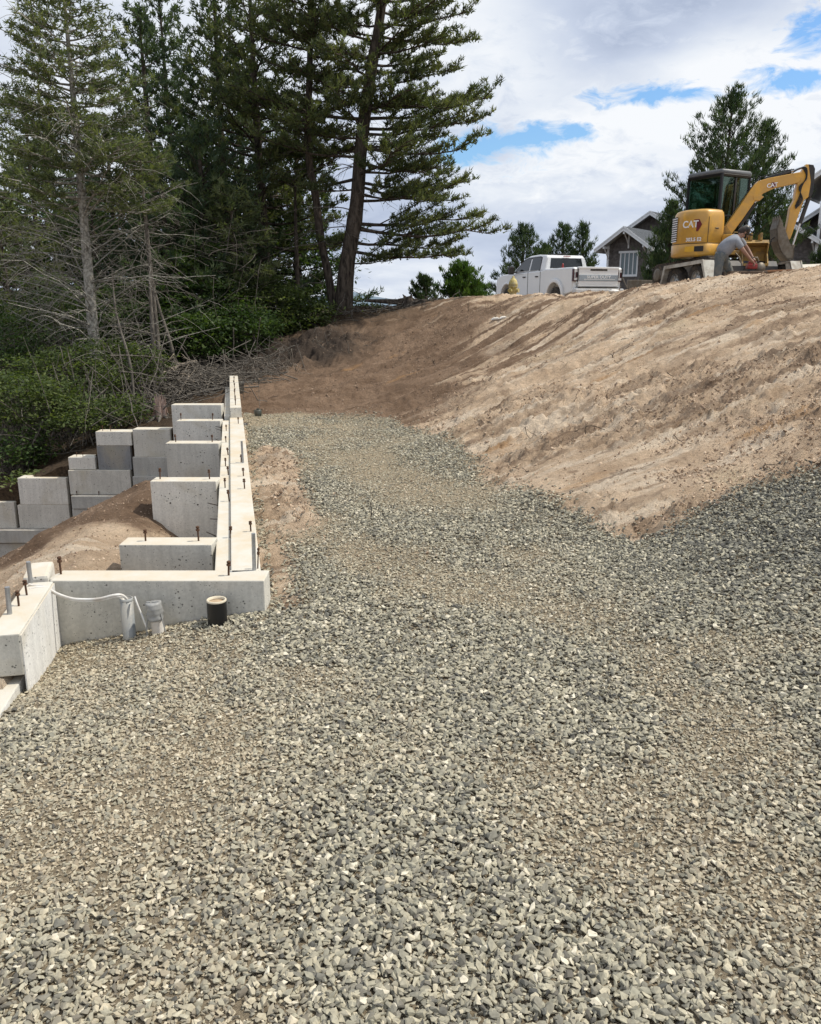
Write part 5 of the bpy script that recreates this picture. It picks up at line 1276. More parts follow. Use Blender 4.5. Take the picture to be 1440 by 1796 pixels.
# --- hydrant
p = at(900, 500, 25.5); zt_ = at(900, 484, 25.5).z; hd = thing('fire_hydrant', 'faded yellow fire hydrant half hidden behind the crest', 'hydrant', (p.x, 25.5, zt_ - .78))
MB().lathe([(.15, -.4), (.15, .02), (.11, .04), (.105, .45), (.13, .46), (.13, .50), (.11, .51)], n=20).build('barrel', M['hydrant'], hd)
MB().lathe([(.13, .515), (.14, .53), (.135, .56), (.11, .64), (.07, .70), (.035, .72), (.035, .77), (0, .78)], n=20).build('bonnet', M['hydrant'], hd)
for a in (0, 1.57, 3.14):
    d = Vector((math.cos(a + .9), math.sin(a + .9), 0)) * -1; MB().tube([d * .09 + Vector((0, 0, .36)), d * .17 + Vector((0, 0, .36))], .055, 12).tube([d * .17 + Vector((0, 0, .36)), d * .20 + Vector((0, 0, .36))], .065, 6, smooth=False).build('nozzle_cap', M['hydrant'], hd)
for k in range(8): a = k * .785; MB().tube([(.125 * math.cos(a), .125 * math.sin(a), .44), (.125 * math.cos(a), .125 * math.sin(a), .53)], .012, 6).build('flange_bolt', M['hydrant'], hd)

# --- flatbed trailer
EX = Vector(at(1252.5, 494, 21)); TA = R(104); TM = Matrix.Rotation(TA, 4, 'Z') @ Matrix.Rotation(R(3.2), 4, 'Y')
tr = thing('equipment_trailer', 'low tandem axle trailer with pale fenders carrying the excavator', 'trailer', EX)
fr = MB().box(-1.55, 2.7, -.98, -.88, -.18, -.02, .01).box(-1.55, 2.7, .88, .98, -.18, -.02, .01)
for x in np.arange(-1.5, 2.7, .52): fr.box(x, x + .07, -.88, .88, -.16, -.07)
fr.build('frame', M['charcoal'], tr, TM)
for k in range(9):
    y0 = -.87 + k * .195; MB().box(-1.52, 2.66, y0, y0 + .186, -.065, -.02, .004).build('deck_board', M['decktimber'], tr, TM)
fr = MB().tube([(2.7, -.6, -.12), (4.0, 0, -.16)], .05, 6, smooth=False).tube([(2.7, .6, -.12), (4.0, 0, -.16)], .05, 6, smooth=False).tube([(3.9, 0, -.16), (4.35, 0, -.14)], .06, 6).box(4.3, 4.5, -.06, .06, -.18, -.06, .02); fr.build('drawbar', M['charcoal'], tr, TM)
MB().tube([(3.5, .05, -.35), (3.5, .05, .30)], .035, 8).tube([(3.5, .05, .26), (3.5, .22, .28), (3.5, .22, .36)], .015, 6).build('jack', M['steel'], tr, TM)
MB().box(2.62, 2.72, -.9, .9, .0, .24, .01).tube([(2.9, -.3, .0), (3.2, 0, .10), (3.4, .2, -.1)], .02, 6).build('front_rail', M['steel'], tr, TM)
ch = MB(); rg = rgf(77)
for k in range(8):
    a_ = Vector((rg.uniform(2.8, 4.2), rg.uniform(-.3, .5), rg.uniform(-.15, .05))); b_ = a_ + Vector(rg.normal(0, .3, 3)) * Vector((1, 1, .4)).length * .5; ch.tube(smooth_pts([a_, (a_ + b_) / 2 + Vector((0, 0, rg.uniform(-.12, .2))), b_], 5), .014, 5)
ch.build('safety_chain', M['steel'], tr, TM)
wm = MB().box(2.75, 3.15, -.2, .15, -.06, .2, .03).tube([(2.95, -.2, .08), (2.95, .2, .08)], .09, 12); wm.build('winch_box', M['yellowdirty'], tr, TM)
for sg in (1, -1):
    for x in (-1.10, -.20): wheel('wheel', tr, (x, sg * 1.13, -.02), (0, sg, 0), .335, .21, .55, TM)
    pl = [(-.98, -.10), (-.80, .36), (.80, .36), (.98, -.10), (.93, -.10), (.77, .31), (-.77, .31), (-.93, -.10)]; pl = [(p - .65, q) for p, q in pl]
    MB().prism(pl, sg * 1.0, sg * 1.27, fn).build('fender', M['galvfend'], tr, TM)
    MB().prism([(p - .65, q) for p, q in [(-.99, -.12), (-.81, .37), (.81, .37), (.99, -.12), (.93, -.12), (.765, .29), (-.765, .29), (-.93, -.12)]], sg * 1.272, sg * 1.30, fn).build('fender_lip', M['galvfend'], tr, TM)
    MB().prism([(p - .65, q) for p, q in [(-.985, -.11), (-.80, .35), (-.62, .33), (-.78, -.11)]], sg * 1.0, sg * 1.02, fn).build('fender_gusset', M['galvfend'], tr, TM)
MB().box(-1.60, -1.552, -.95, .95, -.20, .0, .008).build('rear_beam', M['rust'], tr, TM)
for sg in (-1, 1): MB().box(-1.62, -1.60, sg * .75 - .06, sg * .75 + .06, -.15, -.06, .004).build('tail_light', M['lens'], tr, TM)

# --- excavator
ex_ = thing('mini_excavator', 'yellow mini excavator with black cab loaded on the trailer', 'excavator', EX)
UM = TM @ Matrix.Translation((.30, 0, 0)); BA = R(28.9); BM = Matrix.Rotation(BA, 4, 'Z')
for sg in (-1, 1):
    y0 = sg * .62; prof = []
    for k in range(13): a = R(90 + 180 * k / 12); prof.append((-1.05 + .25 * math.cos(a), .255 + .25 * math.sin(a)))
    for k in range(13): a = R(-90 + 180 * k / 12); prof.append((1.05 + .25 * math.cos(a), .255 + .25 * math.sin(a)))
    tm = MB().prism(prof, y0 - .15, y0 + .15, fn)
    L_ = 2 * 2.10 + 2 * math.pi * .25; n = 64
    for k in range(n):      # grouser pads round the loop
        s_ = k * L_ / n
        if s_ < 2.10: c, a = (-1.05 + s_, .505), 0
        elif s_ < 2.10 + math.pi * .25: th = (s_ - 2.10) / .25; c, a = (1.05 + .25 * math.sin(th), .255 + .25 * math.cos(th)), -th
        elif s_ < 4.20 + math.pi * .25: c, a = (1.05 - (s_ - 2.10 - math.pi * .25), .005), math.pi
        else: th = (s_ - 4.20 - math.pi * .25) / .25; c, a = (-1.05 - .25 * math.sin(th), .255 - .25 * math.cos(th)), math.pi - th
        Mx = Matrix.Translation((c[0], y0, c[1])) @ Matrix.Rotation(-a, 4, 'Y'); tm.box(-.022, .022, -.155, .155, -.005, .022, 0, Mx)
    tr_ = tm.build('track', M['rubber'], ex_, UM)
    for sd in (-1, 1):
        fr_ = MB().box(-.90, .90, y0 + sd * .153 - .008, y0 + sd * .153 + .008, .16, .36, .006)
        for x, r in ((-1.05, .17), (1.05, .17), (-.45, .085), (-.15, .085), (.15, .085), (.45, .085)):
            fr_.lathe([(r, -.012), (r, .012), (r * .6, .016), (r * .3, .02), (0, .02)], n=16, M4=Matrix.Translation((x, y0 + sd * .158, .255 if r > .1 else .11)) @ Matrix.Rotation(R(-90 * sd), 4, 'X'))
        fr_.build('track_frame', M['steel'], tr_, UM)
MB().box(-.5, .5, -.5, .5, .22, .46, .03).lathe([(.36, .46), (.36, .60), (0, .6)], n=28).build('undercarriage', M['charcoal'], ex_, UM)
bl = MB()
bpts = [(-.05, -.02), (-.10, .10), (-.10, .24), (-.03, .36), (.0, .36), (-.06, .24), (-.06, .10), (-.02, -.02)]
bl.prism([(p - 1.42, q + .02) for p, q in bpts], -.85, .85, fn).box(-1.46, -.4, -.42, -.32, .12, .22, .01).box(-1.46, -.4, .32, .42, .12, .22, .01); bl.build('dozer_blade', M['charcoal'], ex_, UM)
plan = [(-.32, .78), (-.70, .74), (-.86, .62), (-.96, .42), (-1.0, .2), (-.98, -.06), (-.90, -.28), (-.76, -.41), (-.32, -.43)]
def ffn(p, q, t): return (p, q, t)
def shrink(pl, k, c=(-.5, .18)): return [((p - c[0]) * k + c[0], (q - c[1]) * k + c[1]) for p, q in pl]
def loft(mb, rings):
    n = len(rings[0]); b = [];
    vs = [v for r in rings for v in r]; fs = [(r * n + i, r * n + (i + 1) % n, (r + 1) * n + (i + 1) % n, (r + 1) * n + i) for r in range(len(rings) - 1) for i in range(n)]
    mb.add(vs, fs, True); mb.add(rings[0], [list(range(n))[::-1]]); mb.add(rings[-1], [list(range(n))]); return mb
def densify(pl, n=5):
    P_ = [Vector((a, b, 0)) for a, b in pl]; return [(v.x, v.y) for v in smooth_pts(P_, n)]
pd = densify(plan)
def ring(k, z): return [Vector((p, q, z)) for p, q in shrink(pd, k)]
MB_ = MB(); loft(MB_, [ring(.985, .86), ring(1.0, .875), ring(1.0, 1.30), ring(.985, 1.46), ring(.95, 1.56), ring(.88, 1.615), ring(.72, 1.64)]); MB_.build('engine_hood', M['yellow'], ex_, BM)
MB_ = MB(); loft(MB_, [ring(.94, .56), ring(1.01, .585), ring(1.03, .62), ring(1.03, .845), ring(1.0, .855)]); MB_.build('counterweight', M['yellow'], ex_, BM)
sm_ = MB(); sm_.tube([(-.80 * 1.0, -.405, z_) for z_ in (.88, 1.2, 1.45)], .006, 5).tube([(-.60, -.435, 1.20), (-.50, -.438, 1.20)], .012, 6)
sm_.tube(ring(1.012, .862) + [ring(1.012, .862)[0]], .006, 5); sm_.build('panel_seam', M['letterdark'], ex_, BM)
plat = [(-.36, .74), (-.36, -.72), (.3, -.72), (.62, -.5), (.72, 0), (.62, .5), (.4, .74)]
MB().prism(plat, .585, .70, ffn, .02).build('platform', M['yellowdirty'], ex_, BM)
MB().prism([(-.36, -.44), (-.36, -.72), (-.02, -.72), (-.02, -.44)], .71, 1.06, ffn, .03).build('side_panel', M['yellow'], ex_, BM)
MB().box(-.02, .22, -.68, -.46, .71, .98, .02).tube([(-.3, -.72, 1.06), (-.3, -.72, 1.1), (.15, -.72, 1.1), (.15, -.72, .95)], .012, 6).build('tool_box', M['yellowdirty'], ex_, BM)
lv = MB()
for k in range(11):          # cooling louvres at the left rear corner
    z = .92 + k * .052; lv.box(-.02, .005, -.15, .15, z, z + .022, .003, Matrix.Translation((-.915, .53, 0)) @ Matrix.Rotation(R(-27), 4, 'Z'))
lv.build('louvre', M['lettering'], ex_, BM); 
lv = MB()
for k in range(11): z = .92 + k * .052 + .024; lv.box(-.016, .005, -.15, .15, z, z + .024, 0, Matrix.Translation((-.915, .53, 0)) @ Matrix.Rotation(R(-27), 4, 'Z'))
lv.build('louvre_gap', M['letterdark'], ex_, BM)
# cab
CX0, CX1, CY0, CY1, CZ0, CZ1 = -.33, .62, -.25, .75, .70, 2.50
cf = MB(); r = .035
for (x, y) in ((CX0, CY0), (CX0, CY1), (CX1, CY0), (CX1, CY1)): cf.tube([(x, y, CZ0), (x, y, CZ1 - .06)], .042 if x == CX0 else .036, 6, smooth=False)
for x0, y0, x1, y1 in ((CX0, CY0, CX0, CY1), (CX0, CY1, CX1, CY1), (CX1, CY1, CX1, CY0), (CX1, CY0, CX0, CY0)):
    for z in (CZ0 + .04, CZ1 - .08): cf.tube([(x0, y0, z), (x1, y1, z)], .045, 6, smooth=False)
cf.box(CX0 - .02, CX0 + .02, CY0, CY1, CZ0, 1.62).box(CX0, CX1, CY0 - .016, CY0 + .016, CZ0, 1.02).box(CX0, CX1, CY1 - .016, CY1 + .016, CZ0, 1.0)
cf.build('cab_frame', M['pipeblack'], ex_, BM)
crn = densify([(CX0 - .05, CY1 + .03), (CX0 - .06, CY0 - .03), (CX1 + .05, CY0 - .05), (CX1 + .07, CY1 + .04)], 1)
def rr_(k, z): cx_, cy_ = (CX0 + CX1) / 2, (CY0 + CY1) / 2; return [Vector(((p - cx_) * k + cx_, (q - cy_) * k + cy_, z)) for p, q in [(CX0 - .04, CY1), (CX0, CY1 + .04), (CX1, CY1 + .04), (CX1 + .06, CY1), (CX1 + .06, CY0), (CX1, CY0 - .04), (CX0, CY0 - .04), (CX0 - .04, CY0)]]
q_ = MB(); loft(q_, [rr_(.99, CZ1 - .05), rr_(1.0, CZ1 - .03), rr_(1.0, CZ1 + .005), rr_(.96, CZ1 + .04), rr_(.8, CZ1 + .055)]); q_.build('cab_roof', M['greyroof'], ex_, BM)
for x0, x1, y0, y1, z0 in ((CX0 - .004, CX0 + .004, CY0 + .05, CY1 - .05, 1.64), (CX0 + .05, CX1 - .04, CY0 - .004, CY0 + .004, 1.04), (CX0 + .05, CX1 - .04, CY1 - .004, CY1 + .004, 1.02), (CX1 - .004, CX1 + .004, CY0 + .04, CY1 - .04, .8)):
    MB().box(x0, x1, y0, y1, z0, CZ1 - .13).build('cab_window', M['cabglass'], ex_, BM)
MB().box(CX0 + .45, CX0 + .50, CY0 - .02, CY0 + .02, 1.03, CZ1 - .13).box(CX0 + .06, CX1 - .06, CY0 - .015, CY0 + .015, 1.5, 1.53).build('window_bar', M['charcoal'], ex_, BM)
st_ = MB().box(-.12, .32, .04, .48, .95, 1.08, .04).box(-.18, -.06, .06, .46, 1.05, 1.62, .04).box(-.17, -.09, .15, .37, 1.66, 1.85, .03); st_.build('seat', M['black'], ex_, BM)
MB().box(.30, .42, -.12, .05, .8, 1.25, .02).tube([(.32, .55, .9), (.34, .55, 1.3)], .02, 6).tube([(.36, 0, 1.2), (.38, -.02, 1.38)], .018, 6).build('console', M['charcoal'], ex_, BM)
MB().box(CX0 + .012, CX0 + .02, .48, .62, 1.68, 1.86).build('paper_notice', M['lettering'], ex_, BM)
MB().box(CX0 + .014, CX0 + .022, .50, .60, 1.90, 1.99).build('paper_notice', M['lettering'], ex_, BM)
# badges and lettering
tx = (.225, -.974, 0); nrmv = Vector((-.974, -.225, 0))
def onhood(y, z, off=.012):
    a, b = Vector((-1.0, .2, 0)), Vector((-.90, -.28, 0)); t_ = (y - a.y) / (b.y - a.y); p = a.lerp(b, t_); return p + nrmv * off + Vector((0, 0, z))
def tb3(v): return BM @ Vector(v)
txw = BM.to_3x3() @ Vector(tx)
hexp = [(-.02, .0), (.0, .12), (.12, .12), (.19, 0), (.11, -.15), (-.04, -.16), (-.10, -.07)]
c0 = onhood(-.10, 1.28, .016); X_ = Vector(tx).normalized()
MB().prism([(p * 1.05, q * 1.0) for p, q in hexp], .0, .012, lambda p, q, t: c0 + X_ * p + Vector((0, 0, q)) + nrmv * t).build('badge_plate', M['logored'], ex_, BM)
text(ex_, 'CAT', tb3(onhood(-.015, 1.29, .036)), txw, .215, M['lettering'], 'cat_lettering', .003, sx=.95)
cc2 = onhood(-.02, 1.235, .046); MB().prism([(-.045, 0), (.045, 0), (0, .06)], 0, .004, lambda p, q, t: cc2 + X_ * p + Vector((0, 0, q)) + nrmv * t).build('badge_triangle', M['decal'], ex_, BM)
text(ex_, '303.5 E2', tb3(onhood(-.13, .945, .05)), txw, .115, M['lettering'], 'model_lettering', .003, sx=1.0)
c3 = onhood(-.10, .735, .045)
MB().prism([(-.18, -.06), (.06, -.06), (.06, .06), (-.18, .06)], 0, .006, lambda p, q, t: c3 + X_ * p + Vector((0, 0, q)) + nrmv * t).build('decal_plate', M['decal'], ex_, BM)
MB().prism([(.065, -.06), (.30, -.06), (.30, .06), (.065, .06)], 0, .006, lambda p, q, t: c3 + X_ * p + Vector((0, 0, q)) + nrmv * t).build('decal_plate', M['letterdark'], ex_, BM)
# boom and stick, in one upright plane swung to the machine's right
FOOT = EX + tb3((.06, -.42, .8)); BD = (BM.to_3x3() @ Vector((math.cos(R(-33)), math.sin(R(-33)), 0))).normalized(); BN = Vector((BD.y, -BD.x, 0))
if BN.y > 0: BN = -BN
def bp2(px, py): w = inplane(px, py, FOOT, BD); return ((w - FOOT).dot(BD), w.z)
def plate(pts, half, name, mat, off=0.0, bev=.012, parent=None):
    pl = [bp2(*p) for p in pts]
    return MB().prism(pl, off - half, off + half, lambda p, q, t: FOOT + BD * p + Vector((0, 0, q - FOOT.z)) + BN * t - EX, bev).build(name, mat, parent or ex_)
def ptube(pts, r, name, mat, off=0.0, n=10, parent=None):
    return MB().tube([FOOT + BD * bp2(*p)[0] + Vector((0, 0, bp2(*p)[1] - FOOT.z)) + BN * off - EX for p in pts], r, n).build(name, mat, parent or ex_)
boom = plate([(1268, 408), (1271, 397), (1284, 379), (1300, 356), (1317, 330), (1329, 318), (1346, 313), (1401, 302.5), (1405, 306), (1402, 319), (1396, 322), (1356, 331), (1337, 340), (1323, 353), (1300, 386), (1279, 414), (1270, 416)], .085, 'boom', M['yellow'])
plate([(1262, 402), (1272, 396), (1280, 408), (1284, 428), (1276, 440), (1262, 440), (1258, 424)], .11, 'swing_post', M['yellowdirty'])
plate([(1318, 343), (1330, 341), (1338, 346), (1330, 353), (1320, 352)], .095, 'cylinder_lug', M['yellow'])
stick = plate([(1409, 294), (1413, 288.5), (1421, 290), (1424.5, 296), (1421, 340), (1415, 347), (1408, 352), (1396, 386), (1385, 418), (1380, 423), (1374, 418), (1381, 384), (1384, 365), (1391, 352), (1397, 322), (1402, 306)], .075, 'stick', M['yellow'])
plate([(1416, 289), (1424.5, 290), (1427.5, 297), (1424, 338), (1419, 347), (1416, 345), (1420, 320)], .08, 'stick_guard', M['charcoal'], 0, .006)
for pts, r, nm, mt, of in [([(1341, 315), (1387, 301)], .05, 'stick_cylinder', M['charcoal'], 0), ([(1385, 301.5), (1413, 292)], .026, 'cylinder_rod', M['chrome'], 0),
                           ([(1296, 398), (1324, 356)], .055, 'boom_cylinder', M['charcoal'], -.03), ([(1322, 358), (1331, 346)], .03, 'cylinder_rod', M['chrome'], -.03),
                           ([(1419, 346), (1403, 392)], .048, 'bucket_cylinder', M['charcoal'], 0), ([(1404, 390), (1390, 431)], .024, 'cylinder_rod', M['chrome'], 0)]:
    ptube(pts, r, nm, mt, of)
for a in range(5):
    d = a * 1.3
    ptube(smooth_pts([Vector((1391 - d, 300 + d, 0)), Vector((1404 + d, 296 - d * .4, 0)), Vector((1411, 310 + d, 0)), Vector((1403 - d, 330, 0)), Vector((1399 + d, 346 + d, 0)), Vector((1392, 362 + d, 0))], 5) and [(v.x, v.y) for v in smooth_pts([Vector((1391 - d, 300 + d, 0)), Vector((1404 + d, 296 - d * .4, 0)), Vector((1411, 310 + d, 0)), Vector((1403 - d, 330, 0)), Vector((1399 + d, 346 + d, 0)), Vector((1392, 362 + d, 0))], 5)], .010, 'hose', M['hose'], .10 + a * .006, 6)
ptube([(1285, 372), (1308, 341), (1330, 312), (1372, 300), (1392, 297)], .011, 'hose', M['hose'], .03, 6)
ptube([(1375, 405), (1352, 420), (1345, 440), (1350, 458)], .012, 'hose', M['hose'], .06, 6)
bc = bp2(1352, 326); text(ex_, 'CAT', FOOT + BD * bc[0] + Vector((0, 0, bc[1] - FOOT.z)) + BN * .098 - EX + Vector((0, 0, .0)), BD + Vector((0, 0, .14)), .125, M['lettering'], 'boom_lettering', .002)
plate([(1351, 321), (1356, 320.5), (1359, 324), (1356, 329), (1351, 330.5)], .003, 'badge_plate', M['logored'], .090, .0008)
# linkage and curled bucket with teeth up
plate([(1388, 428), (1394, 430), (1386, 447), (1380, 446)], .05, 'link', M['steel'])
def bshell(pts, w, name, mat):
    pl = [bp2(*p) for p in pts]; inner = shrink(pl, .86, (sum(p for p, q in pl) / len(pl), sum(q for p, q in pl) / len(pl)))
    f_ = lambda p, q, t: FOOT + BD * p + Vector((0, 0, q - FOOT.z)) + BN * t - EX
    m_ = MB()
    for sd in (-1, 1): m_.prism(pl, sd * w, sd * (w - .02), f_)
    n_ = len(pl)
    for i in range(n_ - 2):
        a, b, c, d = pl[i], pl[i + 1], inner[i + 1], inner[i]; m_.prism([a, b, c, d], -w, w, f_)
    return m_.build(name, mat, ex_)
bshell([(1361, 386), (1356, 402), (1357, 424), (1364, 444), (1376, 458), (1385, 456), (1387, 440), (1378, 424), (1371, 404)], .24, 'bucket', M['steel'])
for k in range(4):
    of = -.21 + k * .14; plate([(1359, 394), (1361.5, 379), (1368, 396)], .022, 'bucket_tooth', M['steel'], of, .004)

# --- spare bucket lying on the deck behind the man
sb = thing('digging_bucket', 'dirty yellow brown bucket standing open on the trailer end', 'bucket', at(1322, 468, 19.9))
prof = [(-.02, .0), (-.26, .05), (-.34, .22), (-.32, .42), (-.22, .56), (.02, .60), (.10, .52), (.0, .50), (-.18, .48), (-.26, .38), (-.27, .22), (-.2, .1), (.0, .06), (.16, .05), (.16, .0)]
f_ = lambda p, q, t: Vector((.30 * 0 + t, -p * -1.0, q))
mb = MB().prism([(p, q) for p, q in prof], -.26, .26, lambda p, q, t: (t, p * -1 * -1, q)); mb.build('shell', M['yellowdirty'], sb)
for sd in (-1, 1): MB().prism([(-.02, .0), (-.26, .05), (-.34, .22), (-.32, .42), (-.22, .56), (.02, .60), (.10, .5), (.0, .3), (.16, .05), (.16, 0)], sd * .262, sd * .285, lambda p, q, t: (t, p, q)).build('side_plate', M['yellowdirty'], sb)
for k in range(2): MB().box(-.14 + k * .22, -.08 + k * .22, -.22, .06, .58, .76, .02).build('ear', M['yellowdirty'], sb)
sb.rotation_euler = (R(8), 0, R(168))
# ramp planks and pale slab at the right end
rp = thing('loading_ramp', 'rusty orange ramp planks lowered from the trailer end', 'ramp', at(1340, 480, 18.9))
for k in range(4):
    a = at(1312 + k * 5, 478 - k * 1.2, 19.2 - k * .17); b = at(1392 + k * 8, 474.5 - k * 1.0, 19.5 - k * .17); d = (b - a); Lr = d.length; d.normalize()
    Mx = Matrix.Translation(a - rp.location) @ d.to_track_quat('X', 'Z').to_matrix().to_4x4(); MB().box(0, Lr, -.07, .07, -.035, .0, .006, Mx).build('plank', M['rampwood'] if k % 2 else M['steel'], rp)
a = at(1362, 473, 22.5); b = at(1428, 463, 23.5); d = b - a; Ls = d.length; d.normalize(); Mx = d.to_track_quat('X', 'Z').to_matrix().to_4x4()
sl_ = MB().box(0, Ls, -.5, .5, -.22, 0, .01, Mx).build('concrete_slab', M['concw']); sl_.location = a; tag(sl_, 'long pale slab edge at the right behind the excavator arm', 'slab')
a = at(1296, 466, 20.0); b = at(1366, 463, 20.4); d = b - a; bm_ = MB().box(-.05, d.length, -.07, .07, -.16, 0, .015, d.to_track_quat('X', 'Z').to_matrix().to_4x4()).tube([(.1, 0, -.08), (.1, -.2, -.1)], .05, 8).build('steel_beam', M['charcoal']); bm_.location = a; tag(bm_, 'dark steel beam lying across the trailer end beside the bucket', 'beam')

# litter on the crest
p = at(1075, 513, 13.4)
for _ in range(40):
    if p.z > hz1(p.x, p.y, True) + .015: p = at(1075, 513, p.y + .05)
rg = rgf(5); bmx = bmesh.new(); bmesh.ops.create_icosphere(bmx, subdivisions=2, radius=.05)
for v in bmx.verts: v.co = Vector((v.co.x * 1.9, v.co.y * 1.1, v.co.z * .75)) * rg.uniform(.7, 1.2)
me = bpy.data.meshes.new('crumpled_bag'); bmx.to_mesh(me); bmx.free(); me.materials.append(M['pvcwhite']); o = bpy.data.objects.new('crumpled_bag', me); COL.objects.link(o); o.location = (p.x, p.y, hz1(p.x, p.y, True) + .02); tag(o, 'crumpled pale bag lying on the crest below the trailer tongue', 'litter')
for i, (px, py) in enumerate([(868, 566), (882, 560)]):
    p = at(px, py, 14.5)
    for _ in range(60):
        if p.z > hz1(p.x, p.y, True) + .01: p = at(px, py, p.y + .05)
    mb = MB(); rg = rgf(i + 8); mb.tube([(-.07, 0, 0), (-.02, .01, .02), (.05, .02, .025), (.09, .0, .01)], [.01, .028, .024, .008], 6, smooth=False); o = mb.build('pale_stone', M['concw']); o.location = (p.x, p.y, hz1(p.x, p.y, True) + .01); o.rotation_euler = (0, 0, .4 * i)
    tag(o, ['pale broken stone lying in the brown soil, left one of two', 'pale broken stone lying in the brown soil, right one of two'][i], 'stone')

# --- the man bending over the trailer end
M['skin'] = pm('skin', (.30, .17, .12), .55, 0, .08, 20, bmp=0)
M['tshirt'] = pm('grey_tshirt', (.25, .265, .295), .9, 0, .2, 9, bmp=.3)
M['jeans'] = pm('worn_grey_jeans', (.085, .105, .115), .9, 0, .3, 8, (.22, .2, .16), .3, .3)
M['hair'] = pm('dark_hair', (.03, .022, .018), .8)
PY = 18.3
def J(px, py, dy=0.0): return at(px, py, PY + dy)
jn = dict(pel=J(1264, 446), sp=J(1273, 434), ch=J(1286, 421), nk=J(1296, 414.5), hd0=J(1300, 412), hd1=J(1305, 409),
          rs=J(1293, 424, -.19), re=J(1305, 441, -.24), rh=J(1317, 456, -.14), rf=J(1321, 460, -.10), ls=J(1296, 419, .20), le=J(1311, 436, .26), lh=J(1321, 454, .16), lf=J(1324, 458, .10),
          rhp=J(1263, 450, -.10), rk=J(1259, 478, -.16), ra=J(1256, 512, -.18), rt=J(1268, 519, -.20), lhp=J(1266, 450, .10), lk=J(1281, 478, .14), la=J(1279, 512, .16), lt=J(1292, 518, .16))
gzp = hz1(J(1268, 515).x, PY) 
for k in ('ra', 'la'): jn[k].z = gzp + .09
for k in ('rt', 'lt'): jn[k].z = gzp + .04
man = thing('person', 'person in grey t-shirt and jeans bending over the trailer end, wearing a cap', 'person', (jn['pel'].x, PY, gzp))
def skin(name, V_, E_, Rr, mat, root=0, sub=2, parent=man):
    me = bpy.data.meshes.new(name); me.from_pydata([tuple(v - man.location) for v in V_], E_, []); o = bpy.data.objects.new(name, me); COL.objects.link(o)
    md = o.modifiers.new('skin', 'SKIN'); me.skin_vertices[0].data
    for i, r in enumerate(Rr): me.skin_vertices[0].data[i].radius = (r, r) if not isinstance(r, tuple) else r; me.skin_vertices[0].data[i].use_root = (i == root)
    s_ = o.modifiers.new('sub', 'SUBSURF'); s_.levels = s_.render_levels = sub
    dg = bpy.context.evaluated_depsgraph_get(); m2 = bpy.data.meshes.new_from_object(o.evaluated_get(dg)); m2.materials.clear(); m2.materials.append(mat)
    m2.polygons.foreach_set('use_smooth', np.ones(len(m2.polygons), dtype=bool))
    bpy.data.objects.remove(o); o2 = bpy.data.objects.new(name, m2); COL.objects.link(o2); o2.parent = parent; return o2
def chain(defs):
    V_, E_, R_ = [], [], []; ix = {}
    for nm, par, pos, r in defs:
        ix[nm] = len(V_); V_.append(pos); R_.append(r)
        if par: E_.append((ix[par], ix[nm]))
    return V_, E_, R_
j = jn
body = [('pel', None, j['pel'], .07), ('sp', 'pel', j['sp'], .07), ('ch', 'sp', j['ch'], .13), ('nk', 'ch', j['nk'], .06), ('h0', 'nk', j['hd0'], .075), ('h1', 'h0', j['hd1'], .088),
        ('rs', 'ch', j['rs'], .06), ('re', 'rs', j['re'], .042), ('rh', 're', j['rh'], .03), ('rp', 'rh', j['rf'], .036), ('ls', 'ch', j['ls'], .06), ('le', 'ls', j['le'], .042), ('lh', 'le', j['lh'], .03), ('lp', 'lh', j['lf'], .036),
        ('r1', 'pel', j['rhp'], .07), ('rk', 'r1', j['rk'], .055), ('ra', 'rk', j['ra'], .042), ('rt', 'ra', j['rt'], .035), ('l1', 'pel', j['lhp'], .07), ('lk', 'l1', j['lk'], .055), ('la', 'lk', j['la'], .042), ('lt', 'la', j['lt'], .035)]
body_o = skin('body', *chain(body), M['skin'])
for s_, hp in (('r', j['rf']), ('l', j['lf'])):
    for k in range(5):
        o_ = Vector((.012, (k - 2) * .017, -.008)); b = hp + o_ - man.location; ln = [.05, .065, .07, .065, .05][k]; d = Vector((.5, 0, -.8)) if k else Vector((.3, -.8, -.3))
        MB().tube([b, b + d * ln * .5, b + d * ln * .9 + Vector((-.015, 0, -.012)), b + d * ln + Vector((-.03, 0, -.02))], [.0095, .009, .008, .006], 6).build('finger', M['skin'], body_o)
mid = lambda a, b, t: a.lerp(b, t)
skin('tshirt', *chain([('pel', None, mid(j['pel'], j['sp'], -.2), .172), ('sp', 'pel', j['sp'], .175), ('ch', 'sp', j['ch'], .195), ('nk', 'ch', mid(j['ch'], j['nk'], .75), .085),
     ('rs', 'ch', j['rs'], .082), ('re', 'rs', mid(j['rs'], j['re'], .72), .070), ('ls', 'ch', j['ls'], .082), ('le', 'ls', mid(j['ls'], j['le'], .72), .070)]), M['tshirt'])
skin('jeans', *chain([('pel', None, mid(j['pel'], j['sp'], .25), .140), ('r1', 'pel', j['rhp'], .115), ('rk', 'r1', j['rk'], .088), ('ra', 'rk', mid(j['rk'], j['ra'], .95), .075), ('l1', 'pel', j['lhp'], .115), ('lk', 'l1', j['lk'], .088), ('la', 'lk', mid(j['lk'], j['la'], .95), .075)]), M['jeans'])
for s_ in 'rl': 
    a, b = j[s_ + 'a'] - man.location, j[s_ + 't'] - man.location; MB().tube([a + Vector((-.07, 0, -.04)), a + Vector((0, 0, -.03)), b, b + Vector((.06, 0, -.005))], [.045, .055, .05, .028], 10).build('boot', M['rampwood'], man)
hd_ = j['hd1'] - man.location; dirh = Vector((.75, 0, -.35)).normalized(); uph = Vector((.35, 0, .75)).normalized()
def hp_(a, b, c=0): return hd_ + dirh * a + uph * b + Vector((0, c, 0))
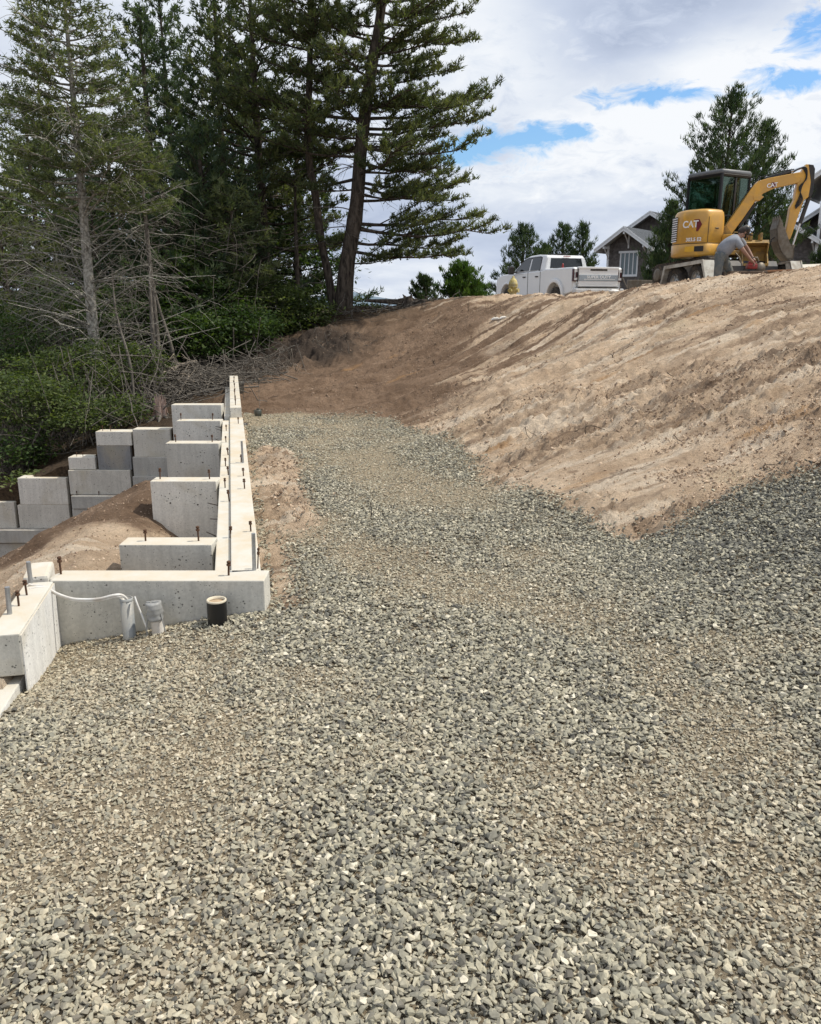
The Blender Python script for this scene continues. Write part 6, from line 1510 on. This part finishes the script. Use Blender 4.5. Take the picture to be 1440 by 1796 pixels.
MB().tube([hp_(-.10, -.03), hp_(-.06, .03), hp_(.0, .05)], [.06, .088, .09], 14).build('hair', M['hair'], man)
MB().tube([hp_(-.07, .055), hp_(-.02, .09), hp_(.04, .085), hp_(.09, .05)], [.05, .088, .085, .03], 14).build('cap_crown', M['black'], man)
MB().box(-.01, .10, -.065, .065, -.006, .004, .004, Matrix.Translation(hp_(.085, .035)) @ dirh.to_track_quat('X', 'Z').to_matrix().to_4x4()).build('cap_brim', M['black'], man)
MB().tube([hp_(-.02, .125, -.05), hp_(.02, .13, 0), hp_(-.02, .125, .05)], .022, 8).build('cap_patch', M['lettering'], man)
MB().tube([hp_(.085, -.01), hp_(.115, -.03)], [.014, .016], 6).build('nose', M['skin'], man)
for sd in (-1, 1): MB().tube([hp_(.08, .012, sd * .032), hp_(.088, .012, sd * .032)], .009, 6).build('eye', M['hair'], man); MB().tube([hp_(-.01, -.02, sd * .085), hp_(-.012, .015, sd * .095)], [.016, .02], 6).build('ear', M['skin'], man)
MB().tube([hp_(.088, -.05, -.025), hp_(.092, -.05, .025)], .007, 6).build('mouth', M['logored'], man)
# the machine under his hands
to = thing('power_tool', 'small red power tool with a grey handle under the hands of the person', 'power tool', at(1318, 472, PY + .05))
MB().box(-.11, .10, -.08, .08, .0, .11, .03).box(-.08, .05, -.05, .05, .11, .16, .02).build('housing', M['red'], to)
MB().tube([(-.02, 0, .18), (.0, 0, .24), (.10, 0, .24), (.14, 0, .16)], .014, 8).build('handle', M['steel'], to)
MB().lathe([(.11, -.006), (.11, .006), (0, .006)], n=20, M4=Matrix.Translation((.2, .03, .03)) @ Matrix.Rotation(R(90), 4, 'X')).build('blade', M['steel'], to)
bk = thing('wooden_block', 'muddy timber block under the red power tool', 'block', at(1312, 474, PY + .1) - Vector((0, 0, .16)))
MB().box(-.45, .35, -.2, .2, -.35, .14, .02).build('timber', M['decktimber'], bk)
MB().tube([at(1302, 466, PY) - bk.location, at(1296, 450, PY) - bk.location, at(1290, 444, PY + .1) - bk.location], .016, 8).build('lever', M['steel'], bk)
# far hills, distance haze put into their bluish colour
mb = MB(); n_ = 60
vs = []; fs = []
for i in range(n_ + 1):
    x = -900 + i * 30; h = -20 + 34 * math.exp(-((x + 160) / 230) ** 2) * (1 + .12 * math.sin(i * .9)) + 12 * math.sin(i * .35); vs += [(x, 2600, -30), (x, 2700, max(-22, h)), (x, 2900, -30)]
for i in range(n_):
    for k in range(2): a = i * 3 + k; fs.append((a, a + 3, a + 4, a + 1))
hl = MB().add(vs, fs, True).build('hills', pm('far_hill_haze', (.14, .19, .24), .95, 0, .2, .01, bmp=0)); tag(hl, kind='structure')
